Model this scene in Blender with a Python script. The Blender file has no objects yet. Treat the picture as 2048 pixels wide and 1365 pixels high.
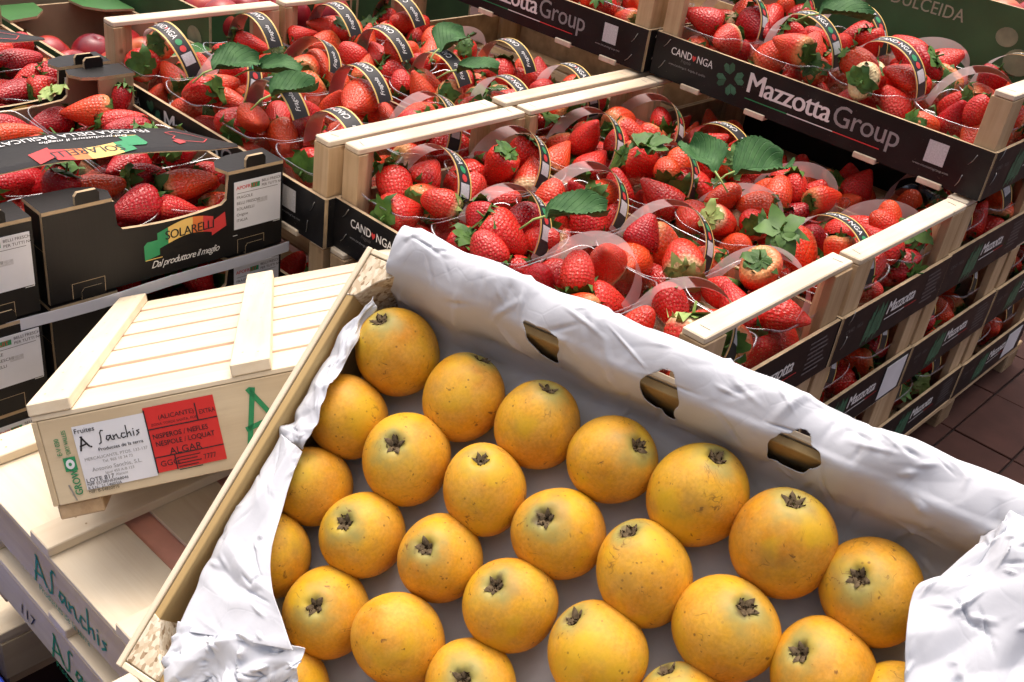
import bpy, bmesh, math, random
import numpy as np
from mathutils import Vector, Matrix, Euler, noise

# ------------------------------------------------------------------ camera, sky, sun, exposure
S = bpy.context.scene
COL = S.collection
ZF = 0.445                                    # height of the top rails of the wooden crates above the floor

cam_d = bpy.data.cameras.new('camera')
cam = bpy.data.objects.new('camera', cam_d)
COL.objects.link(cam)
cam_d.sensor_width = 36.0
cam_d.lens = 2139.97 / 2048 * 36.0
cam_d.clip_start = 0.02
cam_d.clip_end = 200.0
RC = np.array([[0.71307988, 0.68836009, 0.13295667],
               [0.44320159, -0.29566243, -0.84626005],
               [-0.54322135, 0.66237762, -0.51591322]])
CAM = np.array([0.88451, -0.73102, 0.45506 + ZF])
m = Matrix.Identity(4)
for i in range(3):
    m[i][0] = RC[0][i]; m[i][1] = -RC[1][i]; m[i][2] = -RC[2][i]; m[i][3] = CAM[i]
cam.matrix_world = m
S.camera = cam

W = bpy.data.worlds.new('World')
S.world = W
W.use_nodes = True
nt = W.node_tree
sky = nt.nodes.new('ShaderNodeTexSky')
sky.sky_type = 'NISHITA'
sky.sun_disc = False
SUN_EL, SUN_AZ = math.radians(74), math.radians(-50)
sky.sun_elevation = SUN_EL
sky.sun_rotation = SUN_AZ
sky.dust_density = 8.0
sky.air_density = 0.25
sky.ozone_density = 0.0
bg = nt.nodes['Background']
bg.inputs['Strength'].default_value = 0.15
nt.links.new(sky.outputs[0], bg.inputs['Color'])

sun_d = bpy.data.lights.new('sun', 'SUN')
sun_d.energy = 0.55
sun_d.angle = math.radians(120)
sun_d.color = (1.0, 0.96, 0.90)
sun = bpy.data.objects.new('sun', sun_d)
COL.objects.link(sun)
sd = Vector((math.sin(SUN_AZ) * math.cos(SUN_EL), math.cos(SUN_AZ) * math.cos(SUN_EL), math.sin(SUN_EL)))
sun.rotation_euler = (-sd).to_track_quat('-Z', 'Y').to_euler()

S.view_settings.view_transform = 'Standard'
S.view_settings.look = 'None'
S.view_settings.exposure = 0.83
S.view_settings.gamma = 1.0
S.view_settings.use_curve_mapping = False
S.render.engine = 'CYCLES'
S.cycles.use_denoising = True
S.cycles.max_bounces = 6
S.cycles.diffuse_bounces = 3
S.cycles.glossy_bounces = 2
S.cycles.transparent_max_bounces = 12
S.cycles.use_adaptive_sampling = True
S.cycles.adaptive_threshold = 0.03
S.cycles.adaptive_min_samples = 16
S.cycles.caustics_reflective = False
S.cycles.caustics_refractive = False

rnd = random.Random(7)

# ------------------------------------------------------------------ materials
def new_mat(name):
    m = bpy.data.materials.new(name)
    m.use_nodes = True
    return m, m.node_tree, m.node_tree.nodes['Principled BSDF']

def N(t, kind, **kw):
    n = t.nodes.new(kind)
    for k, v in kw.items():
        if k in n.inputs.keys() if hasattr(n.inputs, 'keys') else False:
            n.inputs[k].default_value = v
        else:
            setattr(n, k, v)
    return n

def ramp(t, stops, fac=None, interp='LINEAR'):
    r = t.nodes.new('ShaderNodeValToRGB')
    r.color_ramp.interpolation = interp
    el = r.color_ramp.elements
    while len(el) > 1:
        el.remove(el[-1])
    el[0].position = stops[0][0]; el[0].color = (*stops[0][1], 1)
    for p, c in stops[1:]:
        e = el.new(p); e.color = (*c, 1)
    if fac is not None:
        t.links.new(fac, r.inputs[0])
    return r

def mixc(t, fac, a, b, blend='MIX'):
    n = t.nodes.new('ShaderNodeMix')
    n.data_type = 'RGBA'; n.blend_type = blend
    for s, v in ((0, fac), (6, a), (7, b)):
        if hasattr(v, 'links') or hasattr(v, 'is_linked'):
            t.links.new(v, n.inputs[s])
        elif s == 0:
            n.inputs[0].default_value = v
        else:
            n.inputs[s].default_value = (*v, 1)
    return n.outputs[2]

def math_n(t, op, a, b=None, clamp=False):
    n = t.nodes.new('ShaderNodeMath'); n.operation = op; n.use_clamp = clamp
    for i, v in enumerate((a, b)):
        if v is None: continue
        if hasattr(v, 'is_linked'): t.links.new(v, n.inputs[i])
        else: n.inputs[i].default_value = v
    return n.outputs[0]

def plain(name, col, rough=0.6, spec=0.4, bump=0.0, bscale=300, var=0.08, vscale=14):
    m, t, p = new_mat(name)
    tc = t.nodes.new('ShaderNodeTexCoord')
    nz = N(t, 'ShaderNodeTexNoise', Scale=vscale, Detail=5.0)
    t.links.new(tc.outputs['Object'], nz.inputs['Vector'])
    lo = tuple(c * (1 - var) for c in col); hi = tuple(min(1, c * (1 + var)) for c in col)
    r = ramp(t, [(0.3, lo), (0.7, hi)], nz.outputs[0])
    t.links.new(r.outputs[0], p.inputs['Base Color'])
    p.inputs['Roughness'].default_value = rough
    p.inputs['Specular IOR Level'].default_value = spec
    if bump:
        n2 = N(t, 'ShaderNodeTexNoise', Scale=bscale, Detail=3.0)
        t.links.new(tc.outputs['Object'], n2.inputs['Vector'])
        b = N(t, 'ShaderNodeBump', Strength=bump, Distance=0.001)
        t.links.new(n2.outputs[0], b.inputs['Height'])
        t.links.new(b.outputs[0], p.inputs['Normal'])
    return m

def wood(name, light, dark, axis=0, rough=0.62, stain=0.25, knots=True):
    """pine-like board: grain stretched along one object axis, per-board offset"""
    m, t, p = new_mat(name)
    tc = t.nodes.new('ShaderNodeTexCoord')
    oi = t.nodes.new('ShaderNodeObjectInfo')
    off = N(t, 'ShaderNodeVectorMath', operation='SCALE'); 
    cmb = t.nodes.new('ShaderNodeCombineXYZ')
    for i in range(3): t.links.new(oi.outputs['Random'], cmb.inputs[i])
    t.links.new(cmb.outputs[0], off.inputs[0]); off.inputs['Scale'].default_value = 7.3
    add = N(t, 'ShaderNodeVectorMath', operation='ADD')
    t.links.new(tc.outputs['Object'], add.inputs[0]); t.links.new(off.outputs[0], add.inputs[1])
    mp = t.nodes.new('ShaderNodeMapping')
    sc = [150.0, 150.0, 150.0]; sc[axis] = 7.0
    mp.inputs['Scale'].default_value = sc
    t.links.new(add.outputs[0], mp.inputs[0])
    g = N(t, 'ShaderNodeTexNoise', Scale=1.0, Detail=5.0, Roughness=0.65)
    t.links.new(mp.outputs[0], g.inputs['Vector'])
    mp2 = t.nodes.new('ShaderNodeMapping')
    sc = [26.0, 26.0, 26.0]; sc[axis] = 3.0
    mp2.inputs['Scale'].default_value = sc
    t.links.new(add.outputs[0], mp2.inputs[0])
    g2 = N(t, 'ShaderNodeTexNoise', Scale=1.0, Detail=4.0, Distortion=1.2)
    t.links.new(mp2.outputs[0], g2.inputs['Vector'])
    f = math_n(t, 'MULTIPLY_ADD', g.outputs[0], 0.55)
    f.node.inputs[2].default_value = 0.0
    f2 = math_n(t, 'MULTIPLY_ADD', g2.outputs[0], 0.6)
    t.links.new(f, f2.node.inputs[2])
    mid = tuple(a * 0.5 + b * 0.5 for a, b in zip(light, dark))
    r = ramp(t, [(0.36, dark), (0.5, mid), (0.68, light)], f2)
    big = N(t, 'ShaderNodeTexNoise', Scale=9.0, Detail=6.0)
    t.links.new(add.outputs[0], big.inputs['Vector'])
    st = ramp(t, [(0.42, (0.52, 0.40, 0.28)), (0.62, (1, 1, 1))], big.outputs[0])
    c = mixc(t, stain, r.outputs[0], st.outputs[0], 'MULTIPLY')
    if knots:
        v = N(t, 'ShaderNodeTexVoronoi', Scale=16.0)
        t.links.new(add.outputs[0], v.inputs['Vector'])
        kr = ramp(t, [(0.035, (0.30, 0.20, 0.12)), (0.085, (1, 1, 1))], v.outputs[0])
        c = mixc(t, 0.7, c, kr.outputs[0], 'MULTIPLY')
    t.links.new(c, p.inputs['Base Color'])
    p.inputs['Roughness'].default_value = rough
    p.inputs['Specular IOR Level'].default_value = 0.3
    b = N(t, 'ShaderNodeBump', Strength=0.35, Distance=0.0007)
    t.links.new(g.outputs[0], b.inputs['Height'])
    t.links.new(b.outputs[0], p.inputs['Normal'])
    return m

M = {}
for ax, nm in enumerate('xyz'):
    M['pale_' + nm] = wood('pale_pine_' + nm, (0.82, 0.73, 0.57), (0.66, 0.53, 0.36), ax, stain=0.30)
    M['pine_' + nm] = wood('pine_' + nm, (0.62, 0.46, 0.28), (0.40, 0.26, 0.13), ax, stain=0.35)
    M['poplar_' + nm] = wood('poplar_' + nm, (0.84, 0.745, 0.565), (0.75, 0.63, 0.44), ax, stain=0.15, knots=False)
M['tan_x'] = wood('poplar_board', (0.70, 0.59, 0.40), (0.60, 0.48, 0.31), 0, stain=0.30, knots=False)
M['tan_y'] = wood('poplar_board', (0.70, 0.59, 0.40), (0.60, 0.48, 0.31), 1, stain=0.30, knots=False)
M['old_x'] = wood('old_pallet_wood', (0.42, 0.31, 0.19), (0.22, 0.15, 0.09), 0, stain=0.6)
M['khaki'] = wood('tray_plywood', (0.52, 0.37, 0.16), (0.42, 0.28, 0.11), 1, stain=0.25, knots=False)
M['edge'] = plain('raw_board_edge', (0.48, 0.36, 0.22), 0.8, 0.2, 0.3, 400, 0.2, 60)
M['white'] = plain('white_ink', (0.80, 0.80, 0.79), 0.5)
M['grey'] = plain('grey_ink', (0.30, 0.30, 0.30), 0.5)
M['dimgrey'] = plain('dim_ink', (0.14, 0.13, 0.13), 0.5)
M['red_ink'] = plain('red_ink', (0.62, 0.05, 0.05), 0.45)
M['green_ink'] = plain('green_ink', (0.03, 0.28, 0.11), 0.45)
M['leaf_ink'] = plain('logo_green_ink', (0.05, 0.17, 0.10), 0.4, var=0.35, vscale=90)
M['leaf_dark'] = plain('logo_dark_green_ink', (0.03, 0.105, 0.06), 0.4)
M['black_ink'] = plain('black_ink', (0.02, 0.02, 0.022), 0.5)
M['yellow_ink'] = plain('yellow_ink', (0.80, 0.55, 0.16), 0.4)
M['orange_ink'] = plain('orange_ink', (0.75, 0.20, 0.05), 0.4)
M['pale_print'] = plain('pale_print', (0.55, 0.56, 0.58), 0.5, var=0.15, vscale=500)
M['staple'] = plain('staple_steel', (0.45, 0.44, 0.42), 0.35)
M['staple'].node_tree.nodes['Principled BSDF'].inputs['Metallic'].default_value = 0.9
M['label_white'] = plain('label_paper', (0.74, 0.76, 0.80), 0.45)
M['label_red'] = plain('red_label_paper', (0.66, 0.035, 0.03), 0.4, var=0.05)
M['pink'] = plain('pink_tissue', (0.82, 0.42, 0.32), 0.8, 0.1, 0.2, 90, 0.15, 30)
M['strap'] = plain('white_strap', (0.62, 0.64, 0.70), 0.4, var=0.05)
M['carton_in'] = plain('kraft_card', (0.34, 0.24, 0.15), 0.85, 0.15, 0.2, 250, 0.12, 20)
M['green_card'] = plain('green_card', (0.045, 0.105, 0.04), 0.5, var=0.25, vscale=10)
M['green_flap'] = plain('bright_green_card', (0.045, 0.16, 0.04), 0.5, var=0.15)
M['motif'] = plain('pale_fruit_motif', (0.22, 0.24, 0.14), 0.6, var=0.3, vscale=40)
M['dulce'] = plain('olive_lettering', (0.36, 0.36, 0.24), 0.6)
M['blue'] = plain('blue_plastic', (0.01, 0.05, 0.45), 0.35)
M['grout'] = plain('grout', (0.022, 0.012, 0.011), 0.9)

def black_board():
    m, t, p = new_mat('black_printed_board')
    tc = t.nodes.new('ShaderNodeTexCoord')
    nz = N(t, 'ShaderNodeTexNoise', Scale=16.0, Detail=7.0)
    t.links.new(tc.outputs['Object'], nz.inputs['Vector'])
    r = ramp(t, [(0.35, (0.006, 0.006, 0.007)), (0.62, (0.014, 0.013, 0.013)), (0.8, (0.035, 0.032, 0.03))], nz.outputs[0])
    v = N(t, 'ShaderNodeTexNoise', Scale=420.0, Detail=2.0)
    t.links.new(tc.outputs['Object'], v.inputs['Vector'])
    sp = ramp(t, [(0.70, (0, 0, 0)), (0.80, (0.16, 0.13, 0.10))], v.outputs[0])
    c = mixc(t, 0.6, r.outputs[0], sp.outputs[0], 'ADD')
    t.links.new(c, p.inputs['Base Color'])
    rr = ramp(t, [(0.3, (0.32,) * 3), (0.7, (0.55,) * 3)], nz.outputs[0])
    t.links.new(rr.outputs[0], p.inputs['Roughness'])
    p.inputs['Specular IOR Level'].default_value = 0.3
    return m
M['black'] = black_board()

def black_card():
    m, t, p = new_mat('black_cardboard')
    tc = t.nodes.new('ShaderNodeTexCoord')
    nz = N(t, 'ShaderNodeTexNoise', Scale=9.0, Detail=6.0)
    t.links.new(tc.outputs['Object'], nz.inputs['Vector'])
    r = ramp(t, [(0.3, (0.008, 0.0075, 0.007)), (0.7, (0.016, 0.014, 0.0125))], nz.outputs[0])
    t.links.new(r.outputs[0], p.inputs['Base Color'])
    p.inputs['Roughness'].default_value = 0.5
    p.inputs['Specular IOR Level'].default_value = 0.28
    mp = t.nodes.new('ShaderNodeMapping'); mp.inputs['Scale'].default_value = (40, 40, 3)
    t.links.new(tc.outputs['Object'], mp.inputs[0])
    n2 = N(t, 'ShaderNodeTexNoise', Scale=6.0, Detail=2.0)
    t.links.new(mp.outputs[0], n2.inputs['Vector'])
    b = N(t, 'ShaderNodeBump', Strength=0.15, Distance=0.001)
    t.links.new(n2.outputs[0], b.inputs['Height']); t.links.new(b.outputs[0], p.inputs['Normal'])
    return m
M['card'] = black_card()

def clear_plastic(name, tint, lo, hi):
    m = bpy.data.materials.new(name); m.use_nodes = True
    t = m.node_tree; t.nodes.clear()
    out = t.nodes.new('ShaderNodeOutputMaterial')
    tr = t.nodes.new('ShaderNodeBsdfTransparent'); tr.inputs[0].default_value = (*tint, 1)
    gl = t.nodes.new('ShaderNodeBsdfGlossy'); gl.inputs['Roughness'].default_value = 0.2
    gl.inputs[0].default_value = (0.9, 0.92, 0.95, 1)
    lw = t.nodes.new('ShaderNodeLayerWeight'); lw.inputs[0].default_value = 0.35
    tc = t.nodes.new('ShaderNodeTexCoord')
    nz = N(t, 'ShaderNodeTexNoise', Scale=38.0, Detail=3.0)
    t.links.new(tc.outputs['Object'], nz.inputs['Vector'])
    b = N(t, 'ShaderNodeBump', Strength=0.12, Distance=0.002)
    t.links.new(nz.outputs[0], b.inputs['Height']); t.links.new(b.outputs[0], gl.inputs['Normal'])
    mr = t.nodes.new('ShaderNodeMapRange')
    mr.inputs['To Min'].default_value = lo; mr.inputs['To Max'].default_value = hi
    t.links.new(lw.outputs['Fresnel'], mr.inputs[0])
    mx = t.nodes.new('ShaderNodeMixShader')
    t.links.new(mr.outputs[0], mx.inputs[0]); t.links.new(tr.outputs[0], mx.inputs[1]); t.links.new(gl.outputs[0], mx.inputs[2])
    t.links.new(mx.outputs[0], out.inputs[0])
    return m
M['clear'] = clear_plastic('clear_plastic', (0.95, 0.95, 0.95), 0.025, 0.30)
M['rim'] = clear_plastic('clear_plastic_rim', (0.90, 0.89, 0.90), 0.035, 0.30)
M['frost'] = plain('frosted_pink_plastic', (0.62, 0.46, 0.45), 0.35, var=0.1)
M['back_label'] = plain('label_backing', (0.72, 0.60, 0.60), 0.4, var=0.1)
for _k, _f in (('back_label', 0.5), ('frost', 0.62)):
  _t = M[_k].node_tree; _o = _t.nodes['Material Output']; _p = _t.nodes['Principled BSDF']
  _tr = _t.nodes.new('ShaderNodeBsdfTranslucent'); _tr.inputs[0].default_value = (0.80, 0.66, 0.66, 1)
  _mx = _t.nodes.new('ShaderNodeMixShader'); _mx.inputs[0].default_value = _f
  _t.links.new(_p.outputs[0], _mx.inputs[1]); _t.links.new(_tr.outputs[0], _mx.inputs[2]); _t.links.new(_mx.outputs[0], _o.inputs[0])
  if _k == 'frost':
    _c = _t.nodes.new('ShaderNodeBsdfTransparent'); _m2 = _t.nodes.new('ShaderNodeMixShader'); _m2.inputs[0].default_value = 0.42
    _t.links.new(_c.outputs[0], _m2.inputs[1]); _t.links.new(_mx.outputs[0], _m2.inputs[2]); _t.links.new(_m2.outputs[0], _o.inputs[0])

def berry_mat(name, base_a, base_b, shoulder, sh_lo, sh_hi, seed_col):
    m, t, p = new_mat(name)
    uv = t.nodes.new('ShaderNodeUVMap'); uv.uv_map = 'seeds'
    vo = N(t, 'ShaderNodeTexVoronoi', Scale=1.0, Randomness=0.55); vo.voronoi_dimensions = '2D'
    t.links.new(uv.outputs[0], vo.inputs['Vector'])
    at = t.nodes.new('ShaderNodeAttribute'); at.attribute_name = 'lco'
    sep = t.nodes.new('ShaderNodeSeparateXYZ'); t.links.new(at.outputs['Vector'], sep.inputs[0])
    oi = t.nodes.new('ShaderNodeObjectInfo')
    nz = N(t, 'ShaderNodeTexNoise', Scale=38.0, Detail=4.0); nz.noise_dimensions = '4D'
    t.links.new(at.outputs['Vector'], nz.inputs['Vector'])
    w = math_n(t, 'MULTIPLY', oi.outputs['Random'], 40.0); t.links.new(w, nz.inputs['W'])
    f = math_n(t, 'ADD', nz.outputs[0], math_n(t, 'MULTIPLY', math_n(t, 'SUBTRACT', oi.outputs['Random'], 0.5), 0.28))
    base = ramp(t, [(0.32, base_b), (0.66, base_a)], f)
    zz = math_n(t, 'ADD', sep.outputs[2], math_n(t, 'MULTIPLY', math_n(t, 'SUBTRACT', nz.outputs[0], 0.5), 0.018))
    sh = ramp(t, [(0.0, (0, 0, 0)), (1.0, (1, 1, 1))])
    mr = t.nodes.new('ShaderNodeMapRange'); mr.interpolation_type = 'SMOOTHSTEP'
    mr.inputs['From Min'].default_value = sh_lo; mr.inputs['From Max'].default_value = sh_hi
    t.links.new(zz, mr.inputs[0])
    c = mixc(t, mr.outputs[0], base.outputs[0], shoulder)
    pit = ramp(t, [(0.0, (0.55,) * 3), (0.30, (1, 1, 1))], vo.outputs['Distance'])
    c = mixc(t, 0.8, c, pit.outputs[0], 'MULTIPLY')
    sd_ = ramp(t, [(0.08, (1, 1, 1)), (0.14, (0, 0, 0))], vo.outputs['Distance'])
    c = mixc(t, math_n(t, 'MULTIPLY', sd_.outputs[0], 0.42), c, seed_col)
    t.links.new(c, p.inputs['Base Color'])
    p.inputs['Roughness'].default_value = 0.26
    p.inputs['Specular IOR Level'].default_value = 0.5
    p.inputs['Subsurface Weight'].default_value = 0.0
    h = ramp(t, [(0.0, (0.25,) * 3), (0.10, (0.35,) * 3), (0.16, (0.0,) * 3), (0.50, (1,) * 3)], vo.outputs['Distance'])
    b = N(t, 'ShaderNodeBump', Strength=0.55, Distance=0.0010)
    t.links.new(h.outputs[0], b.inputs['Height']); t.links.new(b.outputs[0], p.inputs['Normal'])
    return m
M['berry_red'] = berry_mat('strawberry_red', (0.70, 0.030, 0.018), (0.52, 0.012, 0.012), (0.72, 0.30, 0.12), 0.022, 0.034, (0.78, 0.45, 0.16))
M['berry_orange'] = berry_mat('strawberry_orange_red', (0.78, 0.080, 0.018), (0.64, 0.032, 0.014), (0.78, 0.42, 0.16), 0.012, 0.030, (0.84, 0.52, 0.18))
M['berry_dark'] = berry_mat('strawberry_crimson', (0.50, 0.012, 0.016), (0.34, 0.006, 0.011), (0.50, 0.05, 0.03), 0.022, 0.036, (0.60, 0.24, 0.14))
M['berry_pale'] = berry_mat('strawberry_pale_shoulder', (0.72, 0.055, 0.022), (0.55, 0.02, 0.013), (0.80, 0.66, 0.36), 0.008, 0.022, (0.80, 0.50, 0.18))

def green_mat(name, a, b, scale=60, rough=0.5):
    m, t, p = new_mat(name)
    at = t.nodes.new('ShaderNodeAttribute'); at.attribute_name = 'lco'
    oi = t.nodes.new('ShaderNodeObjectInfo')
    nz = N(t, 'ShaderNodeTexNoise', Scale=float(scale), Detail=4.0); nz.noise_dimensions = '4D'
    t.links.new(at.outputs['Vector'], nz.inputs['Vector'])
    w = math_n(t, 'MULTIPLY', oi.outputs['Random'], 30.0); t.links.new(w, nz.inputs['W'])
    r = ramp(t, [(0.3, a), (0.7, b)], nz.outputs[0])
    t.links.new(r.outputs[0], p.inputs['Base Color'])
    p.inputs['Roughness'].default_value = rough
    p.inputs['Specular IOR Level'].default_value = 0.35
    return m
M['calyx'] = green_mat('strawberry_calyx', (0.028, 0.085, 0.015), (0.10, 0.215, 0.036))
M['calyx_pale'] = green_mat('pale_calyx', (0.22, 0.34, 0.08), (0.42, 0.52, 0.18))

def leaf_mat():
    m, t, p = new_mat('strawberry_leaf')
    at = t.nodes.new('ShaderNodeAttribute'); at.attribute_name = 'lco'
    uv = t.nodes.new('ShaderNodeUVMap'); uv.uv_map = 'seeds'
    sp = t.nodes.new('ShaderNodeSeparateXYZ'); t.links.new(uv.outputs[0], sp.inputs[0])
    # u = across (-1..1), v = along ; veins run obliquely out from the midrib
    au = math_n(t, 'ABSOLUTE', sp.outputs[0])
    ph = math_n(t, 'SUBTRACT', sp.outputs[1], math_n(t, 'MULTIPLY', au, 0.55))
    fr = math_n(t, 'FRACT', math_n(t, 'MULTIPLY', ph, 8.0))
    vein = math_n(t, 'ABSOLUTE', math_n(t, 'SUBTRACT', fr, 0.5))
    vr = ramp(t, [(0.0, (1, 1, 1)), (0.10, (0, 0, 0))], vein)
    mid = ramp(t, [(0.0, (1, 1, 1)), (0.05, (0, 0, 0))], au)
    vv = math_n(t, 'MAXIMUM', vr.outputs[0], mid.outputs[0])
    nz = N(t, 'ShaderNodeTexNoise', Scale=70.0, Detail=5.0)
    t.links.new(at.outputs['Vector'], nz.inputs['Vector'])
    r = ramp(t, [(0.3, (0.028, 0.095, 0.028)), (0.7, (0.065, 0.165, 0.050))], nz.outputs[0])
    c = mixc(t, math_n(t, 'MULTIPLY', vv, 0.35), r.outputs[0], (0.07, 0.15, 0.065))
    t.links.new(c, p.inputs['Base Color'])
    p.inputs['Roughness'].default_value = 0.6
    p.inputs['Specular IOR Level'].default_value = 0.22
    b = N(t, 'ShaderNodeBump', Strength=0.5, Distance=0.0015); b.invert = True
    t.links.new(vv, b.inputs['Height']); t.links.new(b.outputs[0], p.inputs['Normal'])
    return m
M['leaf'] = leaf_mat()

def loquat_mat():
    m, t, p = new_mat('loquat_skin')
    tc = t.nodes.new('ShaderNodeTexCoord'); oi = t.nodes.new('ShaderNodeObjectInfo')
    w = math_n(t, 'MULTIPLY', oi.outputs['Random'], 60.0)
    def nz4(scale, detail, rough=0.5, dist=0.0):
        n = N(t, 'ShaderNodeTexNoise', Scale=float(scale), Detail=float(detail), Roughness=rough, Distortion=dist); n.noise_dimensions = '4D'
        t.links.new(tc.outputs['Object'], n.inputs['Vector']); t.links.new(w, n.inputs['W'])
        return n.outputs[0]
    big = nz4(34, 4)
    base = ramp(t, [(0.30, (0.62, 0.255, 0.015)), (0.47, (0.72, 0.36, 0.022)), (0.62, (0.75, 0.42, 0.030)), (0.76, (0.75, 0.48, 0.026))], big)
    bloom = nz4(85, 7, 0.75)
    bl = ramp(t, [(0.40, (0, 0, 0)), (0.66, (1, 1, 1))], bloom)
    c = mixc(t, math_n(t, 'MULTIPLY', bl.outputs[0], 0.5), base.outputs[0], (0.74, 0.41, 0.10))
    rus = ramp(t, [(0.54, (0, 0, 0)), (0.72, (1, 1, 1))], nz4(60, 7, 0.72, 0.6))
    c = mixc(t, math_n(t, 'MULTIPLY', rus.outputs[0], 0.5), c, (0.46, 0.22, 0.035))
    fine = ramp(t, [(0.35, (0.86, 0.85, 0.82)), (0.62, (1.04, 1.04, 1.04))], nz4(520, 3))
    c = mixc(t, 0.8, c, fine.outputs[0], 'MULTIPLY')
    # green cast round the calyx end
    sep = t.nodes.new('ShaderNodeSeparateXYZ'); t.links.new(tc.outputs['Object'], sep.inputs[0])
    rr = math_n(t, 'SQRT', math_n(t, 'ADD', math_n(t, 'POWER', sep.outputs[0], 2.0), math_n(t, 'POWER', sep.outputs[1], 2.0)))
    rr = math_n(t, 'ADD', rr, math_n(t, 'MULTIPLY', math_n(t, 'SUBTRACT', nz4(70, 4), 0.5), 0.022))
    up = math_n(t, 'GREATER_THAN', sep.outputs[2], 0.0)
    gr = ramp(t, [(0.0, (1, 1, 1)), (1.0, (0, 0, 0))])
    mr = t.nodes.new('ShaderNodeMapRange'); mr.interpolation_type = 'SMOOTHSTEP'
    mr.inputs['From Min'].default_value = 0.0050; mr.inputs['From Max'].default_value = 0.0185
    mr.inputs['To Min'].default_value = 1.0; mr.inputs['To Max'].default_value = 0.0
    t.links.new(rr, mr.inputs[0])
    c = mixc(t, math_n(t, 'MULTIPLY', math_n(t, 'MULTIPLY', mr.outputs[0], up), 0.95), c, (0.33, 0.30, 0.085))
    mr2 = t.nodes.new('ShaderNodeMapRange'); mr2.interpolation_type = 'SMOOTHSTEP'
    mr2.inputs['From Min'].default_value = 0.0022; mr2.inputs['From Max'].default_value = 0.0068
    mr2.inputs['To Min'].default_value = 1.0; mr2.inputs['To Max'].default_value = 0.0
    t.links.new(rr, mr2.inputs[0])
    c = mixc(t, math_n(t, 'MULTIPLY', math_n(t, 'MULTIPLY', mr2.outputs[0], up), 0.9), c, (0.085, 0.055, 0.028))
    # yellow-green patch
    pg = ramp(t, [(0.54, (0, 0, 0)), (0.66, (1, 1, 1))], nz4(36, 2))
    c = mixc(t, math_n(t, 'MULTIPLY', pg.outputs[0], 0.55), c, (0.70, 0.46, 0.015))
    # specks
    sp = N(t, 'ShaderNodeTexVoronoi', Scale=260.0); sp.voronoi_dimensions = '4D'
    t.links.new(tc.outputs['Object'], sp.inputs['Vector']); t.links.new(w, sp.inputs['W'])
    s1 = ramp(t, [(0.14, (1, 1, 1)), (0.24, (0, 0, 0))], sp.outputs['Distance'])
    msk = ramp(t, [(0.44, (0, 0, 0)), (0.56, (1, 1, 1))], nz4(55, 2))
    c = mixc(t, math_n(t, 'MULTIPLY', math_n(t, 'MULTIPLY', s1.outputs[0], msk.outputs[0]), 0.7), c, (0.16, 0.07, 0.02))
    # scars and bruises
    sc = ramp(t, [(0.655, (0, 0, 0)), (0.71, (1, 1, 1))], nz4(95, 3, 0.6, 1.5))
    c = mixc(t, math_n(t, 'MULTIPLY', sc.outputs[0], 0.8), c, (0.15, 0.06, 0.02))
    br = ramp(t, [(0.56, (0, 0, 0)), (0.72, (1, 1, 1))], nz4(42, 5))
    c = mixc(t, math_n(t, 'MULTIPLY', br.outputs[0], 0.6), c, (0.36, 0.22, 0.06))
    ln = math_n(t, 'ABSOLUTE', math_n(t, 'SUBTRACT', nz4(46, 2, 0.5, 2.5), 0.5))
    lr = ramp(t, [(0.0, (1, 1, 1)), (0.018, (0, 0, 0))], ln)
    lm = ramp(t, [(0.58, (0, 0, 0)), (0.66, (1, 1, 1))], nz4(64, 3))
    c = mixc(t, math_n(t, 'MULTIPLY', math_n(t, 'MULTIPLY', lr.outputs[0], lm.outputs[0]), 0.8), c, (0.17, 0.065, 0.02))
    t.links.new(c, p.inputs['Base Color'])
    rg = ramp(t, [(0.3, (0.42,) * 3), (0.7, (0.62,) * 3)], bloom)
    t.links.new(rg.outputs[0], p.inputs['Roughness'])
    p.inputs['Specular IOR Level'].default_value = 0.32
    b = N(t, 'ShaderNodeBump', Strength=0.12, Distance=0.0006)
    t.links.new(nz4(420, 3), b.inputs['Height']); t.links.new(b.outputs[0], p.inputs['Normal'])
    return m
M['loquat'] = loquat_mat()
M['loq_calyx'] = plain('dried_calyx', (0.055, 0.034, 0.018), 0.9, 0.1, 0.5, 900, 0.5, 500)
M['loq_lobe'] = plain('calyx_lobe', (0.13, 0.095, 0.055), 0.95, 0.1, 0.4, 900, 0.4, 400)

def paper_mat():
    m, t, p = new_mat('white_tissue_paper')
    tc = t.nodes.new('ShaderNodeTexCoord')
    nz = N(t, 'ShaderNodeTexNoise', Scale=22.0, Detail=6.0)
    t.links.new(tc.outputs['Object'], nz.inputs['Vector'])
    r = ramp(t, [(0.3, (0.63, 0.66, 0.71)), (0.7, (0.70, 0.73, 0.78))], nz.outputs[0])
    t.links.new(r.outputs[0], p.inputs['Base Color'])
    p.inputs['Roughness'].default_value = 0.62
    p.inputs['Specular IOR Level'].default_value = 0.25
    vo = N(t, 'ShaderNodeTexVoronoi', Scale=34.0); vo.feature = 'DISTANCE_TO_EDGE'
    dn = N(t, 'ShaderNodeTexNoise', Scale=10.0, Detail=3.0)
    t.links.new(tc.outputs['Object'], dn.inputs['Vector'])
    ad = N(t, 'ShaderNodeVectorMath', operation='MULTIPLY_ADD')
    t.links.new(dn.outputs['Color'], ad.inputs[0]); ad.inputs[1].default_value = (0.09,) * 3
    t.links.new(tc.outputs['Object'], ad.inputs[2])
    t.links.new(ad.outputs[0], vo.inputs['Vector'])
    cr = ramp(t, [(0.0, (0, 0, 0)), (0.05, (1, 1, 1))], vo.outputs['Distance'])
    hh = math_n(t, 'ADD', math_n(t, 'MULTIPLY', cr.outputs[0], 0.06), nz.outputs[0])
    b = N(t, 'ShaderNodeBump', Strength=0.35, Distance=0.003)
    t.links.new(hh, b.inputs['Height']); t.links.new(b.outputs[0], p.inputs['Normal'])
    return m
M['paper'] = paper_mat()

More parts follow.
